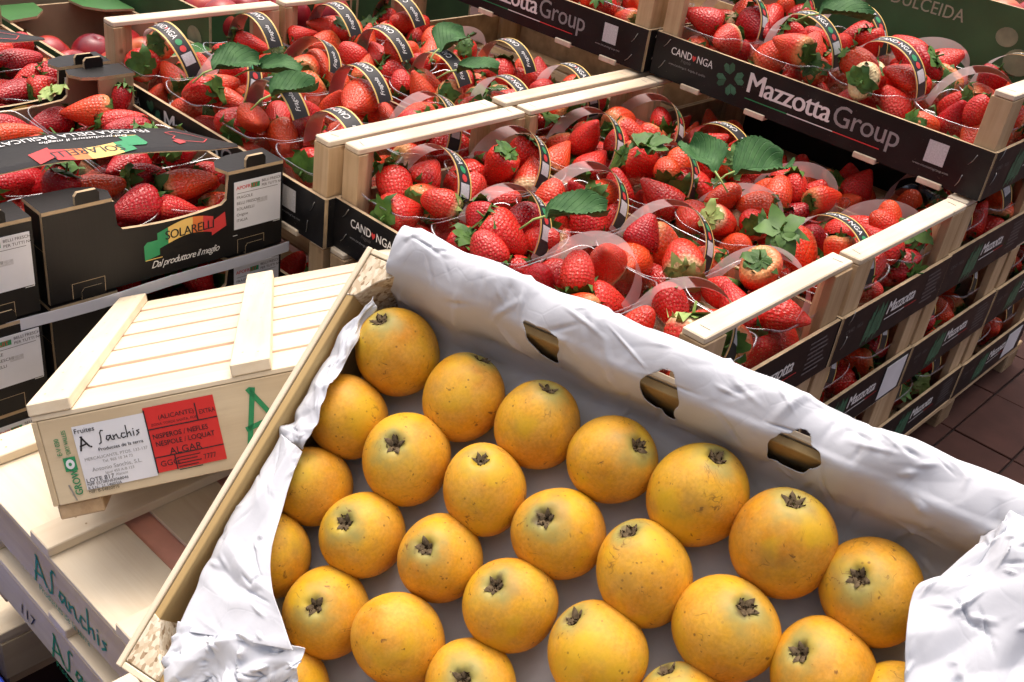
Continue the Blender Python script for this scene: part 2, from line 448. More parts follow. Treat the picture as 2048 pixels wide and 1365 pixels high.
def chip_mat():
    m, t, p = new_mat('chipboard')
    tc = t.nodes.new('ShaderNodeTexCoord')
    vo = N(t, 'ShaderNodeTexVoronoi', Scale=520.0)
    mp = t.nodes.new('ShaderNodeMapping'); mp.inputs['Scale'].default_value = (1, 0.6, 1); mp.inputs['Rotation'].default_value = (0, 0, 0.6)
    t.links.new(tc.outputs['Object'], mp.inputs[0]); t.links.new(mp.outputs[0], vo.inputs['Vector'])
    sx = t.nodes.new('ShaderNodeSeparateXYZ'); t.links.new(vo.outputs['Color'], sx.inputs[0])
    r = ramp(t, [(0.0, (0.30, 0.20, 0.11)), (0.25, (0.58, 0.46, 0.30)), (0.7, (0.74, 0.64, 0.47)), (1.0, (0.80, 0.73, 0.58))], sx.outputs[0])
    t.links.new(r.outputs[0], p.inputs['Base Color'])
    p.inputs['Roughness'].default_value = 0.85
    b = N(t, 'ShaderNodeBump', Strength=0.6, Distance=0.001)
    t.links.new(sx.outputs[1], b.inputs['Height']); t.links.new(b.outputs[0], p.inputs['Normal'])
    return m
M['chip'] = chip_mat()

def tile_mat():
    m, t, p = new_mat('red_quarry_tile')
    tc = t.nodes.new('ShaderNodeTexCoord'); oi = t.nodes.new('ShaderNodeObjectInfo')
    nz = N(t, 'ShaderNodeTexNoise', Scale=22.0, Detail=7.0); nz.noise_dimensions = '4D'
    t.links.new(tc.outputs['Object'], nz.inputs['Vector']); t.links.new(math_n(t, 'MULTIPLY', oi.outputs['Random'], 40.0), nz.inputs['W'])
    r = ramp(t, [(0.3, (0.040, 0.017, 0.013)), (0.7, (0.062, 0.026, 0.020))], nz.outputs[0])
    t.links.new(r.outputs[0], p.inputs['Base Color'])
    p.inputs['Roughness'].default_value = 0.75
    p.inputs['Specular IOR Level'].default_value = 0.15
    return m
M['tile'] = tile_mat()

def nectarine_mat():
    m, t, p = new_mat('nectarine_skin')
    tc = t.nodes.new('ShaderNodeTexCoord'); oi = t.nodes.new('ShaderNodeObjectInfo')
    nz = N(t, 'ShaderNodeTexNoise', Scale=16.0, Detail=4.0); nz.noise_dimensions = '4D'
    t.links.new(tc.outputs['Object'], nz.inputs['Vector']); t.links.new(math_n(t, 'MULTIPLY', oi.outputs['Random'], 40.0), nz.inputs['W'])
    r = ramp(t, [(0.32, (0.16, 0.008, 0.020)), (0.52, (0.40, 0.02, 0.022)), (0.66, (0.66, 0.16, 0.03))], nz.outputs[0])
    t.links.new(r.outputs[0], p.inputs['Base Color'])
    p.inputs['Roughness'].default_value = 0.28
    return m
M['nect'] = nectarine_mat()

# ------------------------------------------------------------------ mesh helpers
class MB:
    """collects boxes, polygons and tubes; build() links them as one mesh object"""
    def __init__(self): self.v, self.f, self.mi, self.sm = [], [], [], []
    def add(self, vs, fs, mi=0, smooth=False):
        b = len(self.v); self.v += [tuple(x) for x in vs]
        for k, f in enumerate(fs):
            self.f.append([i + b for i in f]); self.mi.append(mi[k] if isinstance(mi, (list, tuple)) else mi); self.sm.append(smooth)
        return self
    def box(self, a, b, mi=0, mtx=None):
        (x0, y0, z0), (x1, y1, z1) = a, b
        vs = [(x0, y0, z0), (x1, y0, z0), (x1, y1, z0), (x0, y1, z0), (x0, y0, z1), (x1, y0, z1), (x1, y1, z1), (x0, y1, z1)]
        if mtx is not None: vs = [mtx @ Vector(v) for v in vs]
        # face order: -z +z -y +x +y -x
        return self.add(vs, [(0, 3, 2, 1), (4, 5, 6, 7), (0, 1, 5, 4), (1, 2, 6, 5), (2, 3, 7, 6), (3, 0, 4, 7)], mi)
    def prism(self, poly, fn, t0, t1, mi=0, mside=None):
        """poly of 2-D points, fn(u, v, t) -> 3-D point"""
        n = len(poly)
        vs = [fn(u, v, t0) for u, v in poly] + [fn(u, v, t1) for u, v in poly]
        fs = [tuple(range(n - 1, -1, -1)), tuple(range(n, 2 * n))] + [(i, (i + 1) % n, n + (i + 1) % n, n + i) for i in range(n)]
        ms = mi if mside is None else [mi, mi] + [mside] * n
        return self.add(vs, fs, ms)
    def tube(self, pts, r, seg=6, mi=0):
        pts = [Vector(p) for p in pts]; rings = []
        for i, p in enumerate(pts):
            d = (pts[min(i + 1, len(pts) - 1)] - pts[max(i - 1, 0)]).normalized()
            a = d.orthogonal().normalized(); b = d.cross(a)
            rr = r[i] if isinstance(r, (list, tuple)) else r
            rings.append([p + (a * math.cos(k * math.tau / seg) + b * math.sin(k * math.tau / seg)) * rr for k in range(seg)])
        vs = [v for q in rings for v in q]
        fs = [(i * seg + k, i * seg + (k + 1) % seg, (i + 1) * seg + (k + 1) % seg, (i + 1) * seg + k) for i in range(len(pts) - 1) for k in range(seg)]
        fs += [tuple(range(seg - 1, -1, -1)), tuple(range((len(pts) - 1) * seg, len(pts) * seg))]
        return self.add(vs, fs, mi, True)
    def mesh(self, name, mats):
        me = bpy.data.meshes.new(name)
        me.from_pydata(self.v, [], self.f)
        for mt in (mats if isinstance(mats, (list, tuple)) else [mats]): me.materials.append(mt)
        me.polygons.foreach_set('material_index', self.mi)
        me.polygons.foreach_set('use_smooth', self.sm)
        me.update()
        return me
    def build(self, name, mats, parent=None, bevel=0.0):
        me = self.mesh(name, mats)
        if bevel:
            bm = bmesh.new(); bm.from_mesh(me)
            bmesh.ops.bevel(bm, geom=[e for e in bm.edges if e.is_manifold and e.calc_face_angle(0) > 0.5], offset=bevel, segments=1, profile=0.7, affect='EDGES', clamp_overlap=True)
            bm.to_mesh(me); bm.free()
        return link(name, me, parent)

def link(name, me, parent=None, loc=None, rot=None):
    o = bpy.data.objects.new(name, me)
    COL.objects.link(o)
    if parent is not None: o.parent = parent
    if loc is not None: o.location = loc
    if rot is not None: o.rotation_euler = rot
    return o

def tag(o, label=None, cat=None, group=None, kind=None):
    if label: o['label'] = label
    if cat: o['category'] = cat
    if group: o['group'] = group
    if kind: o['kind'] = kind
    return o

def empty(name, loc, label, cat, group=None, rot=None):
    o = bpy.data.objects.new(name, None)
    o.empty_display_size = 0.02
    COL.objects.link(o); o.location = loc
    if rot is not None: o.rotation_euler = rot
    return tag(o, label, cat, group)

def copy_parts(src, dst):
    for ch in list(src.children):
        c = ch.copy(); COL.objects.link(c); c.parent = dst
        for g in list(ch.children):
            d = g.copy(); COL.objects.link(d); d.parent = c

_txt = {}
def text_pts(body, size, bold=0.0, shear=0.0, space=1.0, align='LEFT'):
    """flat letter outlines as (verts, faces) from the built-in typeface"""
    key = (body, size, bold, shear, space, align)
    if key not in _txt:
        cu = bpy.data.curves.new('lettering', 'FONT')
        cu.body = body; cu.size = size; cu.shear = shear; cu.space_character = space
        cu.offset = bold * size; cu.resolution_u = 3; cu.align_x = align
        ob = bpy.data.objects.new('lettering', cu); COL.objects.link(ob)
        dg = bpy.context.evaluated_depsgraph_get(); dg.update()
        me = bpy.data.meshes.new_from_object(ob.evaluated_get(dg))
        vs = [tuple(v.co) for v in me.vertices]; fs = [tuple(p.vertices) for p in me.polygons]
        bpy.data.objects.remove(ob); bpy.data.curves.remove(cu); bpy.data.meshes.remove(me)
        _txt[key] = (vs, fs)
    return _txt[key]

def put_text(mb, body, size, at, right, up, mi=0, bold=0.0, shear=0.0, space=1.0, align='LEFT', sx=1.0):
    vs, fs = text_pts(body, size, 0.0, shear, space, align)
    at, right, up = Vector(at), Vector(right), Vector(up)
    nrm = right.cross(up).normalized()
    for k, dx in enumerate((0.0,) if bold <= 0.002 else (0.0, -bold * size * 2, bold * size * 2)):
        mb.add([at + nrm * (k * 0.00006) + right * (v[0] * sx + dx) + up * v[1] for v in vs], fs, mi)

def put_rect(mb, at, right, up, w, h, mi=0):
    at, right, up = Vector(at), Vector(right), Vector(up)
    mb.add([at, at + right * w, at + right * w + up * h, at + up * h], [(0, 1, 2, 3)], mi)

def put_poly(mb, pts, at, right, up, mi=0):
    at, right, up = Vector(at), Vector(right), Vector(up)
    mb.add([at + right * a + up * b for a, b in pts], [tuple(range(len(pts)))], mi)

STROKES = {  # hand-lettered strokes on a unit height
    'A': [[(0.02, -0.15), (0.30, 1.0)], [(0.22, 1.0), (0.62, 0.30), (0.75, 0.1)], [(0.05, 0.22), (0.62, 0.36)]],
    '.': [[(0.05, 0.05), (0.10, 0.02)]],
    'S': [[(0.55, 0.98), (0.40, 1.03), (0.28, 0.85), (0.28, 0.4), (0.22, 0.02), (0.05, -0.08)]],
    'a': [[(0.42, 0.45), (0.15, 0.48), (0.05, 0.22), (0.18, 0.08), (0.38, 0.35)], [(0.42, 0.5), (0.44, 0.15), (0.58, 0.06)]],
    'n': [[(0.0, 0.45), (0.05, 0.06)], [(0.06, 0.3), (0.28, 0.46), (0.36, 0.1), (0.52, 0.06)]],
    'c': [[(0.38, 0.42), (0.15, 0.45), (0.05, 0.2), (0.2, 0.04), (0.42, 0.12)]],
    'h': [[(0.05, 1.05), (0.03, 0.04)], [(0.05, 0.3), (0.28, 0.44), (0.34, 0.08)]],
    'i': [[(0.1, 0.45), (0.1, 0.05)], [(0.1, 0.62), (0.14, 0.64)]],
    's': [[(0.32, 0.46), (0.12, 0.42), (0.28, 0.22), (0.05, 0.04)]],
}
ADV = {'A': 0.8, '.': 0.25, 'S': 0.62, 'a': 0.62, 'n': 0.56, 'c': 0.5, 'h': 0.46, 'i': 0.25, 's': 0.42, ' ': 0.2}
def put_script(mb, word, h, at, right, up, width, mi=0):
    at, right, up = Vector(at), Vector(right), Vector(up)
    x = 0.0
    for ch in word:
        for st in STROKES.get(ch, []):
            for (a, b), (c, d) in zip(st[:-1], st[1:]):
                p = Vector((x + a, b)); q = Vector((x + c, d)); dr = (q - p)
                if dr.length < 1e-4: continue
                nrm = Vector((-dr.y, dr.x)).normalized() * width / 2
                e = dr.normalized() * width * 0.3
                vs = [p - e + nrm, p - e - nrm, q + e - nrm, q + e + nrm]
                mb.add([at + right * (v.x * h) + up * (v.y * h) for v in vs], [(0, 1, 2, 3)], mi)
        x += ADV.get(ch, 0.4)

# ------------------------------------------------------------------ floor
fl = MB().add([(-14, -12, 0), (14, -12, 0), (14, 26, 0), (-14, 26, 0)], [(0, 1, 2, 3)]).build('floor', M['grout'])
tag(fl, kind='structure')
TX, TY = 0.0962, 0.168
tm = MB().box((0.0015, 0.0015, 0.001), (TX - 0.0015, TY - 0.0015, 0.006)).mesh('tile', M['tile'])
bm = bmesh.new(); bm.from_mesh(tm)
bmesh.ops.bevel(bm, geom=list(bm.edges), offset=0.001, segments=1, affect='EDGES'); bm.to_mesh(tm); bm.free()
for i in range(-4, 12):
    for j in range(-8, 8):
        x, y = 0.526 + i * TX, 0.822 + j * TY
        if x < 0.36 and y > -0.3: continue
        o = link('tile', tm, fl, (x + rnd.uniform(-.0006, .0006), y + rnd.uniform(-.0006, .0006), rnd.uniform(-.0006, .0006)))
far = MB()
for i in range(-130, 100):
    for j in range(-40, 110):
        x, y = 0.526 + i * TX, 0.822 + j * TY
        if -4 <= i < 12 and -8 <= j < 8 and not (x < 0.36 and y > -0.3): continue
        if x > 6 or y > 12 or y < -3: continue
        far.add([(x + .0015, y + .0015, .0055), (x + TX - .0015, y + .0015, .0055), (x + TX - .0015, y + TY - .0015, .0055), (x + .0015, y + TY - .0015, .0055)], [(0, 1, 2, 3)])
fo = far.build('tile_field', M['tile'], fl); fo['kind'] = 'stuff'

# ------------------------------------------------------------------ wooden strawberry crates
CW, CD = 0.500, 0.272          # long side, short side
PT, PB = -0.068, -0.130        # printed panel top and bottom
RW = 0.025

def panel_mats(): return [M['black'], M['edge']]

def long_print(parts, y, sgn):
    """lettering on the long printed side; sgn=-1 faces the camera side"""
    r, u = Vector((1, 0, 0)) * (-sgn), Vector((0, 0, 1))
    x0 = 0.0 if sgn < 0 else CW
    def at(a, z): return Vector((x0 + a * (-sgn), y, z))
    mb = parts.setdefault('lettering', MB())
    put_text(mb, 'CAND', 0.0150, at(0.026, -0.092), r, u, 0, 0.004, sx=0.85)
    put_poly(mb, [(0, 0), (-0.0035, 0.005), (-0.0025, 0.0085), (0, 0.007), (0.0025, 0.0085), (0.0035, 0.005)], at(0.0665, -0.092), r, u, 3)
    put_text(mb, 'NGA', 0.0150, at(0.0712, -0.092), r, u, 0, 0.004, sx=0.85)
    put_text(mb, 'fragola', 0.0065, at(0.045, -0.0985), r, u, 2, shear=0.3)
    put_text(mb, 'www.candonga.it  fragola di qualita', 0.0046, at(0.026, -0.107), r, u, 1)
    # four-leaf emblem: heart-shaped leaves in two tones
    mb = parts.setdefault('emblem', MB())
    cx, cz = 0.131, -0.0965
    for k in range(4):
        a = k * math.pi / 2 + 0.32
        d = Vector((math.cos(a), math.sin(a))); q = Vector((-d.y, d.x))
        for sg in (1, -1):
            P = [d * 0.0062, d * 0.0118 + q * 0.0080 * sg, d * 0.0190 + q * 0.0088 * sg, d * 0.0222 + q * 0.0050 * sg, d * 0.0190 + q * 0.0004 * sg]
            if sg < 0: P = P[::-1]
            put_poly(mb, [(p.x, p.y) for p in P], at(cx, cz), r, u, 5 if (k + sg) % 3 else 7)
    mb = parts.setdefault('logo_lettering', MB())
    put_text(mb, 'Mazzotta', 0.0395, at(0.158, -0.1045), r, u, 0, 0.010, space=0.92, sx=0.98)
    xe = max(v[0] for v in text_pts('Mazzotta', 0.0395, 0.0, 0.0, 0.92, 'LEFT')[0]) * 0.98
    put_text(mb, 'Group', 0.0395, at(0.158 + xe + 0.0025, -0.1045), r, u, 1, 0.003, space=0.95, sx=0.95)
    put_rect(mb, at(0.160, -0.1142), r, u, 0.068, 0.0014, 4)
    put_rect(mb, at(0.228, -0.1142), r, u, 0.070, 0.0014, 0)
    put_rect(mb, at(0.298, -0.1142), r, u, 0.068, 0.0014, 3)
    mb = parts.setdefault('printed_patch', MB())
    put_rect(mb, at(0.424, -0.1065), r, u, 0.026, 0.028, 6)
    put_text(mb, 'www.mazzottagroup.com', 0.0046, at(0.412, -0.1135), r, u, 1)

def end_print(parts, x):
    """lettering on the short printed side that faces +x"""
    r, u = Vector((0, 1, 0)), Vector((0, 0, 1))
    at = lambda a, z: Vector((x, a, z))
    mb = parts.setdefault('lettering', MB())
    put_text(mb, 'CAND', 0.008, at(0.014, -0.094), r, u, 2, 0.004, sx=0.85)
    put_text(mb, 'NGA', 0.008, at(0.039, -0.094), r, u, 2, 0.004, sx=0.85)
    put_text(mb, 'fragola', 0.004, at(0.018, -0.101), r, u, 2, shear=0.3)
    mb = parts.setdefault('plant_motif', MB())
    for k in range(9):
        a = 0.066 + k * 0.0045
        put_poly(mb, [(0, 0), (0.003 + (k % 3) * .001, 0), (0.008 + (k % 2) * .003, 0.030 + (k % 4) * .005), (0.005, 0.034 + (k % 3) * .004)], at(a, -0.126 + (k % 3) * .004), r, u, 5)
    mb = parts.setdefault('logo_lettering', MB())
    put_text(mb, 'Mazzotta', 0.0240, at(0.113, -0.100), r, u, 0, 0.010, shear=0.15, space=0.9, sx=0.92)
    put_rect(mb, at(0.114, -0.1072), r, u, 0.052, 0.0013, 0)
    put_rect(mb, at(0.166, -0.1072), r, u, 0.032, 0.0013, 3)
    mb = parts.setdefault('small_print', MB())
    for k in range(7):
        put_rect(mb, at(0.214 + 0.002 * (k % 2), -0.080 - k * 0.0062), r, u, 0.034 + 0.008 * ((k * 7) % 3) / 2, 0.0022, 2)

PRINT = [M['white'], M['grey'], M['dimgrey'], M['red_ink'], M['green_ink'], M['leaf_ink'], M['pale_print'], M['leaf_dark']]
def bev(mb, name, mats, w=0.0012):
    me = mb.mesh(name, mats)
    bm = bmesh.new(); bm.from_mesh(me)
    bmesh.ops.bevel(bm, geom=list(bm.edges), offset=w, segments=1, profile=0.7, affect='EDGES')
    bm.to_mesh(me); bm.free()
    return me

ME = {}
ME['rail'] = bev(MB().box((0, 0, -0.007), (RW, CD, 0)), 'rail', M['pale_y'])
ME['post'] = bev(MB().prism([(0, 0), (0.027, 0), (0.027, 0.012), (0.010, 0.036), (0, 0.036)], lambda u, v, t: (u, v, t), -0.129, -0.0073), 'post', M['pine_z'], 0.0007)
def panel_mesh(name, a, b, outer):
    mi = [1, 1, 1, 1, 1, 1]
    mi[outer] = 0
    return MB().box(a, b, mi).mesh(name, panel_mats())
ME['long_a'] = panel_mesh('side_panel', (-0.004, -0.0055, PB), (CW + 0.004, -0.0012, PT), 2)
ME['long_b'] = panel_mesh('side_panel', (-0.004, CD + 0.0012, PB), (CW + 0.004, CD + 0.0055, PT), 4)
ME['end_a'] = panel_mesh('end_panel', (-0.0052, -0.0010, PB), (-0.0012, CD + 0.0010, PT), 5)
ME['end_b'] = panel_mesh('end_panel', (CW + 0.0012, -0.0010, PB), (CW + 0.0052, CD + 0.0010, PT), 3)
_pp = {}; long_print(_pp, -0.0059, -1); PRA = {k: v.mesh(k, PRINT) for k, v in _pp.items()}
_pp = {}; end_print(_pp, CW + 0.0056); PRB = {k: v.mesh(k, PRINT) for k, v in _pp.items()}
ME['slat'] = bev(MB().box((0, 0, -0.1262), (CW, 0.040, -0.1225)), 'bottom_slat', M['pine_x'], 0.0006)
ME['batten'] = bev(MB().box((0, -0.0085, -0.1345), (0.032, CD + 0.004, -0.1268)), 'batten', M['pale_y'], 0.0008)
mb = MB()
mb.tube([(0, 0, 0), (0.004, -0.0006, 0.006), (0.006, -0.0006, 0.012), (0.007, 0, 0.015)], 0.0005, 5)
ME['staple'] = mb.mesh('staple', M['staple'])
mb = MB()
mb.box((0.002, -0.0004, 0), (0.013, 0.0004, 0.0007))
ME['nail'] = mb.mesh('staple', M['staple'])

def crate(loc, label, detail=True, rotz=0.0):
    c = empty('fruit_crate', (loc[0], loc[1], loc[2] + ZF), label, 'crate', 'wooden crates of strawberries', (0, 0, rotz))
    for x in (0.0, CW - RW):
        link('rail', ME['rail'], c, (x + rnd.uniform(-.0008, .0008), 0, rnd.uniform(-.0002, .0006)), (0, 0, rnd.uniform(-.006, .006)))
    for (x, y, sx, sy) in ((0, 0, 1, 1), (CW, 0, -1, 1), (0, CD, 1, -1), (CW, CD, -1, -1)):
        o = link('post', ME['post'], c, (x, y, 0)); o.scale = (sx, sy, 1)
    a = link('side_panel', ME['long_a'], c)
    if detail:
        for k, me in PRA.items(): link(k, me, a)
    link('side_panel', ME['long_b'], c)
    link('end_panel', ME['end_a'], c)
    b = link('end_panel', ME['end_b'], c)
    for k, me in PRB.items(): link(k, me, b)
    for k in range(5): link('bottom_slat', ME['slat'], c, (0, 0.006 + k * 0.055, 0))
    for x in (0.055, 0.165, 0.335, 0.425): link('batten', ME['batten'], c, (x, 0, 0))
    if detail:
        for (x, z) in ((0.012, -0.086), (0.010, -0.118), (CW - 0.022, -0.092), (CW - 0.028, -0.122)):
            link('staple', ME['staple'], c, (x, -0.0060, z), (0, rnd.uniform(-.3, .3), 0))
        for x in (0.006, CW - 0.020):
            for y in (0.016, CD - 0.016):
                link('staple', ME['nail'], c, (x, y, 0.0), (0, 0, rnd.uniform(-.3, .3)))
        for z in (-0.080, -0.112):
            link('staple', ME['staple'], c, (CW + 0.0058, 0.012, z), (0, 0, math.pi / 2))
    return c

LP = 0.130
NAMES = {
    'N': ((0, 0, 0), 'open pine crate of large strawberries directly behind the paper-lined loquat tray', 'large-berry crate'),
    'F': ((0.002, 0.279, 0.001), 'open pine crate half under the raised four-leaf logo panel, top of its stack', 'overhung crate'),
    'L': ((-0.509, -0.014, -0.001), 'open pine crate with black-banded punnets alongside the black cardboard boxes', 'crate beside black boxes'),
    'M': ((-0.504, 0.265, 0.003), 'open pine crate with black-banded punnets by the green carton, behind its twin', 'crate by green carton'),
    'G': ((0.003, 0.572, LP + 0.004), 'raised pine crate whose whole logo panel and four-leaf emblem show', 'raised logo crate'),
    'K': ((-0.512, 0.560, LP + 0.004), 'raised pine crate cut by the top edge, only the end of its logo showing', 'raised top-edge crate'),
}
for k, (loc, lab, _) in NAMES.items():
    crate(loc, lab)
low = [
    ('N', 1, 'second pine crate down, below the large-berry crate, mostly behind white paper'),
    ('N', 2, 'bottom pine crate below the large-berry crate, hidden by the loquat tray'),
    ('F', 1, 'second-layer pine crate with a white sticker on its end panel'),
    ('F', 2, 'bottom-layer pine crate just behind the crest of the white paper'),
    ('G', 0, 'pine crate carrying the raised four-leaf crate, its end panel beside the corner'),
    ('G', 1, 'second-layer pine crate with leaves showing above its end panel'),
    ('G', 2, 'bottom-layer pine crate resting on the worn pallet near its corner'),
    ('H', 0, 'rear pine crate at the picture edge, top layer below the green carton'),
    ('H', 1, 'rear pine crate at the picture edge, second layer down'),
    ('H', 2, 'rear bottom-layer pine crate with a white sticker, next to the bare tiles'),
    ('L', 1, 'shadowed pine crate below the black-banded punnets, beside the black boxes'),
    ('K', 0, 'shadowed pine crate under the raised crate at the top edge'),
]
YO = {'N': 0.0, 'F': 0.279, 'G': 0.558, 'H': 0.837, 'L': -0.014, 'K': 0.545}
LOW = {}
for nm, k, lab in low:
    x0 = -0.511 if nm in 'LK' else 0.0
    loc = (x0 + rnd.uniform(-.002, .002) , YO[nm] - (0.010 * k if nm not in 'LK' else 0) + rnd.uniform(-.001, .001), -LP * k)
    LOW[(nm, k)] = (loc, crate(loc, lab, False))
for key, yy, zz, w, h in ((('F', 1), 0.205, -0.124, 0.058, 0.050), (('H', 2), 0.185, -0.122, 0.060, 0.046)):
    mb = MB().box((CW + 0.0062, yy, zz), (CW + 0.0066, yy + w, zz + h))
    mb.build('sticker', M['label_white'], LOW[key][1])

# worn pallet under the stack
pal = empty('pallet', (0, 0, 0), 'worn low wooden pallet under the crate stack, open at its end', 'pallet')
for y in (-0.02, 0.26, 0.53, 0.80, 1.07):
    MB().box((-0.02, y, 0.0), (0.505, y + 0.05, 0.042)).build('pallet_block', M['old_x'], pal, 0.002)
for x in (0.475, 0.36, 0.24, 0.12, 0.0):
    MB().box((x, -0.03, 0.0425), (x + 0.030, 1.125, 0.0535)).build('pallet_board', M['pine_y'], pal, 0.0015)
MB().box((0.46, 0.02, 0.006), (0.472, 1.12, 0.016)).build('pallet_board', M['old_x'], pal, 0.001)

# ------------------------------------------------------------------ strawberries
def berry_mesh(name, length, width, kind, mat, seed):
    rg = random.Random(seed); ns, nr = 24, 16
    vs, uvs, faces = [], [], []
    ph = [rg.uniform(0, 6.28) for _ in range(4)]
    for j in range(nr + 1):
        t = j / nr
        a = t * math.pi
        z = 0.5 * math.cos(a)                     # +.5 calyx end, -.5 tip
        s = 0.5 - z
        if kind == 'cone':   r = math.sin(a) ** 0.60 * (1.16 - 0.92 * s ** 1.15)
        elif kind == 'long': r = math.sin(a) ** 0.60 * (1.00 - 0.55 * s ** 1.6)
        elif kind == 'round': r = math.sin(a) ** 0.80 * (1.02 - 0.38 * s)
        else:                r = math.sin(a) ** 0.60 * (1.10 - 0.72 * s ** 1.3)
        for k in range(ns + 1):
            th = k * math.tau / ns
            kk = k % ns * math.tau / ns
            w = 1 + 0.055 * math.sin(2 * kk + ph[0] + s * 2) + 0.03 * math.sin(3 * kk + ph[1] - s * 3)
            fl_ = 1.16 if kind == 'wedge' else 1.05
            x = r * w * math.cos(th) * width / 2 * fl_; y = r * w * math.sin(th) * width / 2 / (1.12 if kind == 'wedge' else 1)
            zz = z * length + 0.012 * length * math.sin(2 * kk + ph[2]) * (1 - abs(2 * z))
            dent = 0.10 * length * max(0, 1 - s * 9) * max(0, 1 - r * 1.2)
            bend = 0.05 * length * math.sin(ph[3]) * s * s
            vs.append((x + bend, y, zz - dent)); uvs.append((k / ns * 29.0, s * length / 0.0037 + (0.5 * ((k) % 2)) * 0))
    for j in range(nr):
        for k in range(ns):
            a, b = j * (ns + 1) + k, (j + 1) * (ns + 1) + k
            faces.append((a, b, b + 1, a + 1))
    me = bpy.data.meshes.new(name); me.from_pydata(vs, [], faces); me.materials.append(mat)
    me.polygons.foreach_set('use_smooth', [True] * len(faces))
    ul = me.uv_layers.new(name='seeds')
    li = np.zeros(len(me.loops), dtype=np.int32); me.loops.foreach_get('vertex_index', li)
    ul.data.foreach_set('uv', np.array(uvs, dtype=np.float32)[li].ravel())
    at = me.attributes.new('lco', 'FLOAT_VECTOR', 'POINT')
    at.data.foreach_set('vector', np.array(vs, dtype=np.float32).ravel())
    return me

def calyx_mesh(name, length, size, mat, seed, lift=0.35, stem=True):
    rg = random.Random(seed); mb = MB()
    n = rg.randint(9, 11); top = length * 0.5 - 0.0015
    for k in range(n):
        a = k * math.tau / n + rg.uniform(-.15, .15); L = size * rg.uniform(0.75, 1.15); wd = L * rg.uniform(0.30, 0.40)
        cur = rg.uniform(-0.5, 0.9) * lift
        d = Vector((math.cos(a), math.sin(a), 0)); q = Vector((-d.y, d.x, 0))
        P = []
        for i, (u, w) in enumerate(((0.0, 0.35), (0.3, 0.95), (0.6, 0.85), (0.85, 0.45), (1.0, 0.03))):
            z = top + L * (cur * u * u - 0.55 * u * u * (1 if rg.random() < 0.6 else 0.2)) + 0.0012
            P.append((d * L * u + q * wd * w + Vector((0, 0, z)), d * L * u + Vector((0, 0, z - 0.0009 * (1 - u))), d * L * u - q * wd * w + Vector((0, 0, z))))
        vs = [p for r_ in P for p in r_]; fs = []
        for i in range(4):
            b = i * 3; fs += [(b, b + 3, b + 4, b + 1), (b + 1, b + 4, b + 5, b + 2)]
        mb.add(vs, fs, 0, True)
    if stem:
        s = [Vector((0, 0, top)), Vector((0.001, 0.0005, top + 0.005)), Vector((0.003, 0.002, top + 0.010))]
        mb.tube(s, [0.0014, 0.0011, 0.0010], 6)
    me = mb.mesh(name, mat)
    at = me.attributes.new('lco', 'FLOAT_VECTOR', 'POINT')
    at.data.foreach_set('vector', np.array([c for v in mb.v for c in v], dtype=np.float32))
    me.uv_layers.new(name='seeds')
    return me

BT = []   # (mesh, calyx, length, width, shape, colour word)
sd_ = 0
COLW = {'berry_red': 'bright red', 'berry_orange': 'orange-red', 'berry_dark': 'dark crimson', 'berry_pale': 'pale-shouldered'}
for shape, L_, W_ in (('cone', 0.056, 0.045), ('long', 0.060, 0.037), ('round', 0.046, 0.042), ('wedge', 0.053, 0.046)):
    for cm in ('berry_red', 'berry_orange', 'berry_dark', 'berry_pale'):
        sd_ += 1
        BT.append((berry_mesh('strawberry', L_, W_, shape, M[cm], sd_), calyx_mesh('calyx', L_, 0.0215, M['calyx_pale'] if cm == 'berry_pale' and shape == 'round' else M['calyx'], sd_), L_, W_, shape, COLW[cm]))
def pick(shapes, cols):
    c = [b for b in BT if b[4] in shapes and b[5] in cols]
    return rnd.choice(c)

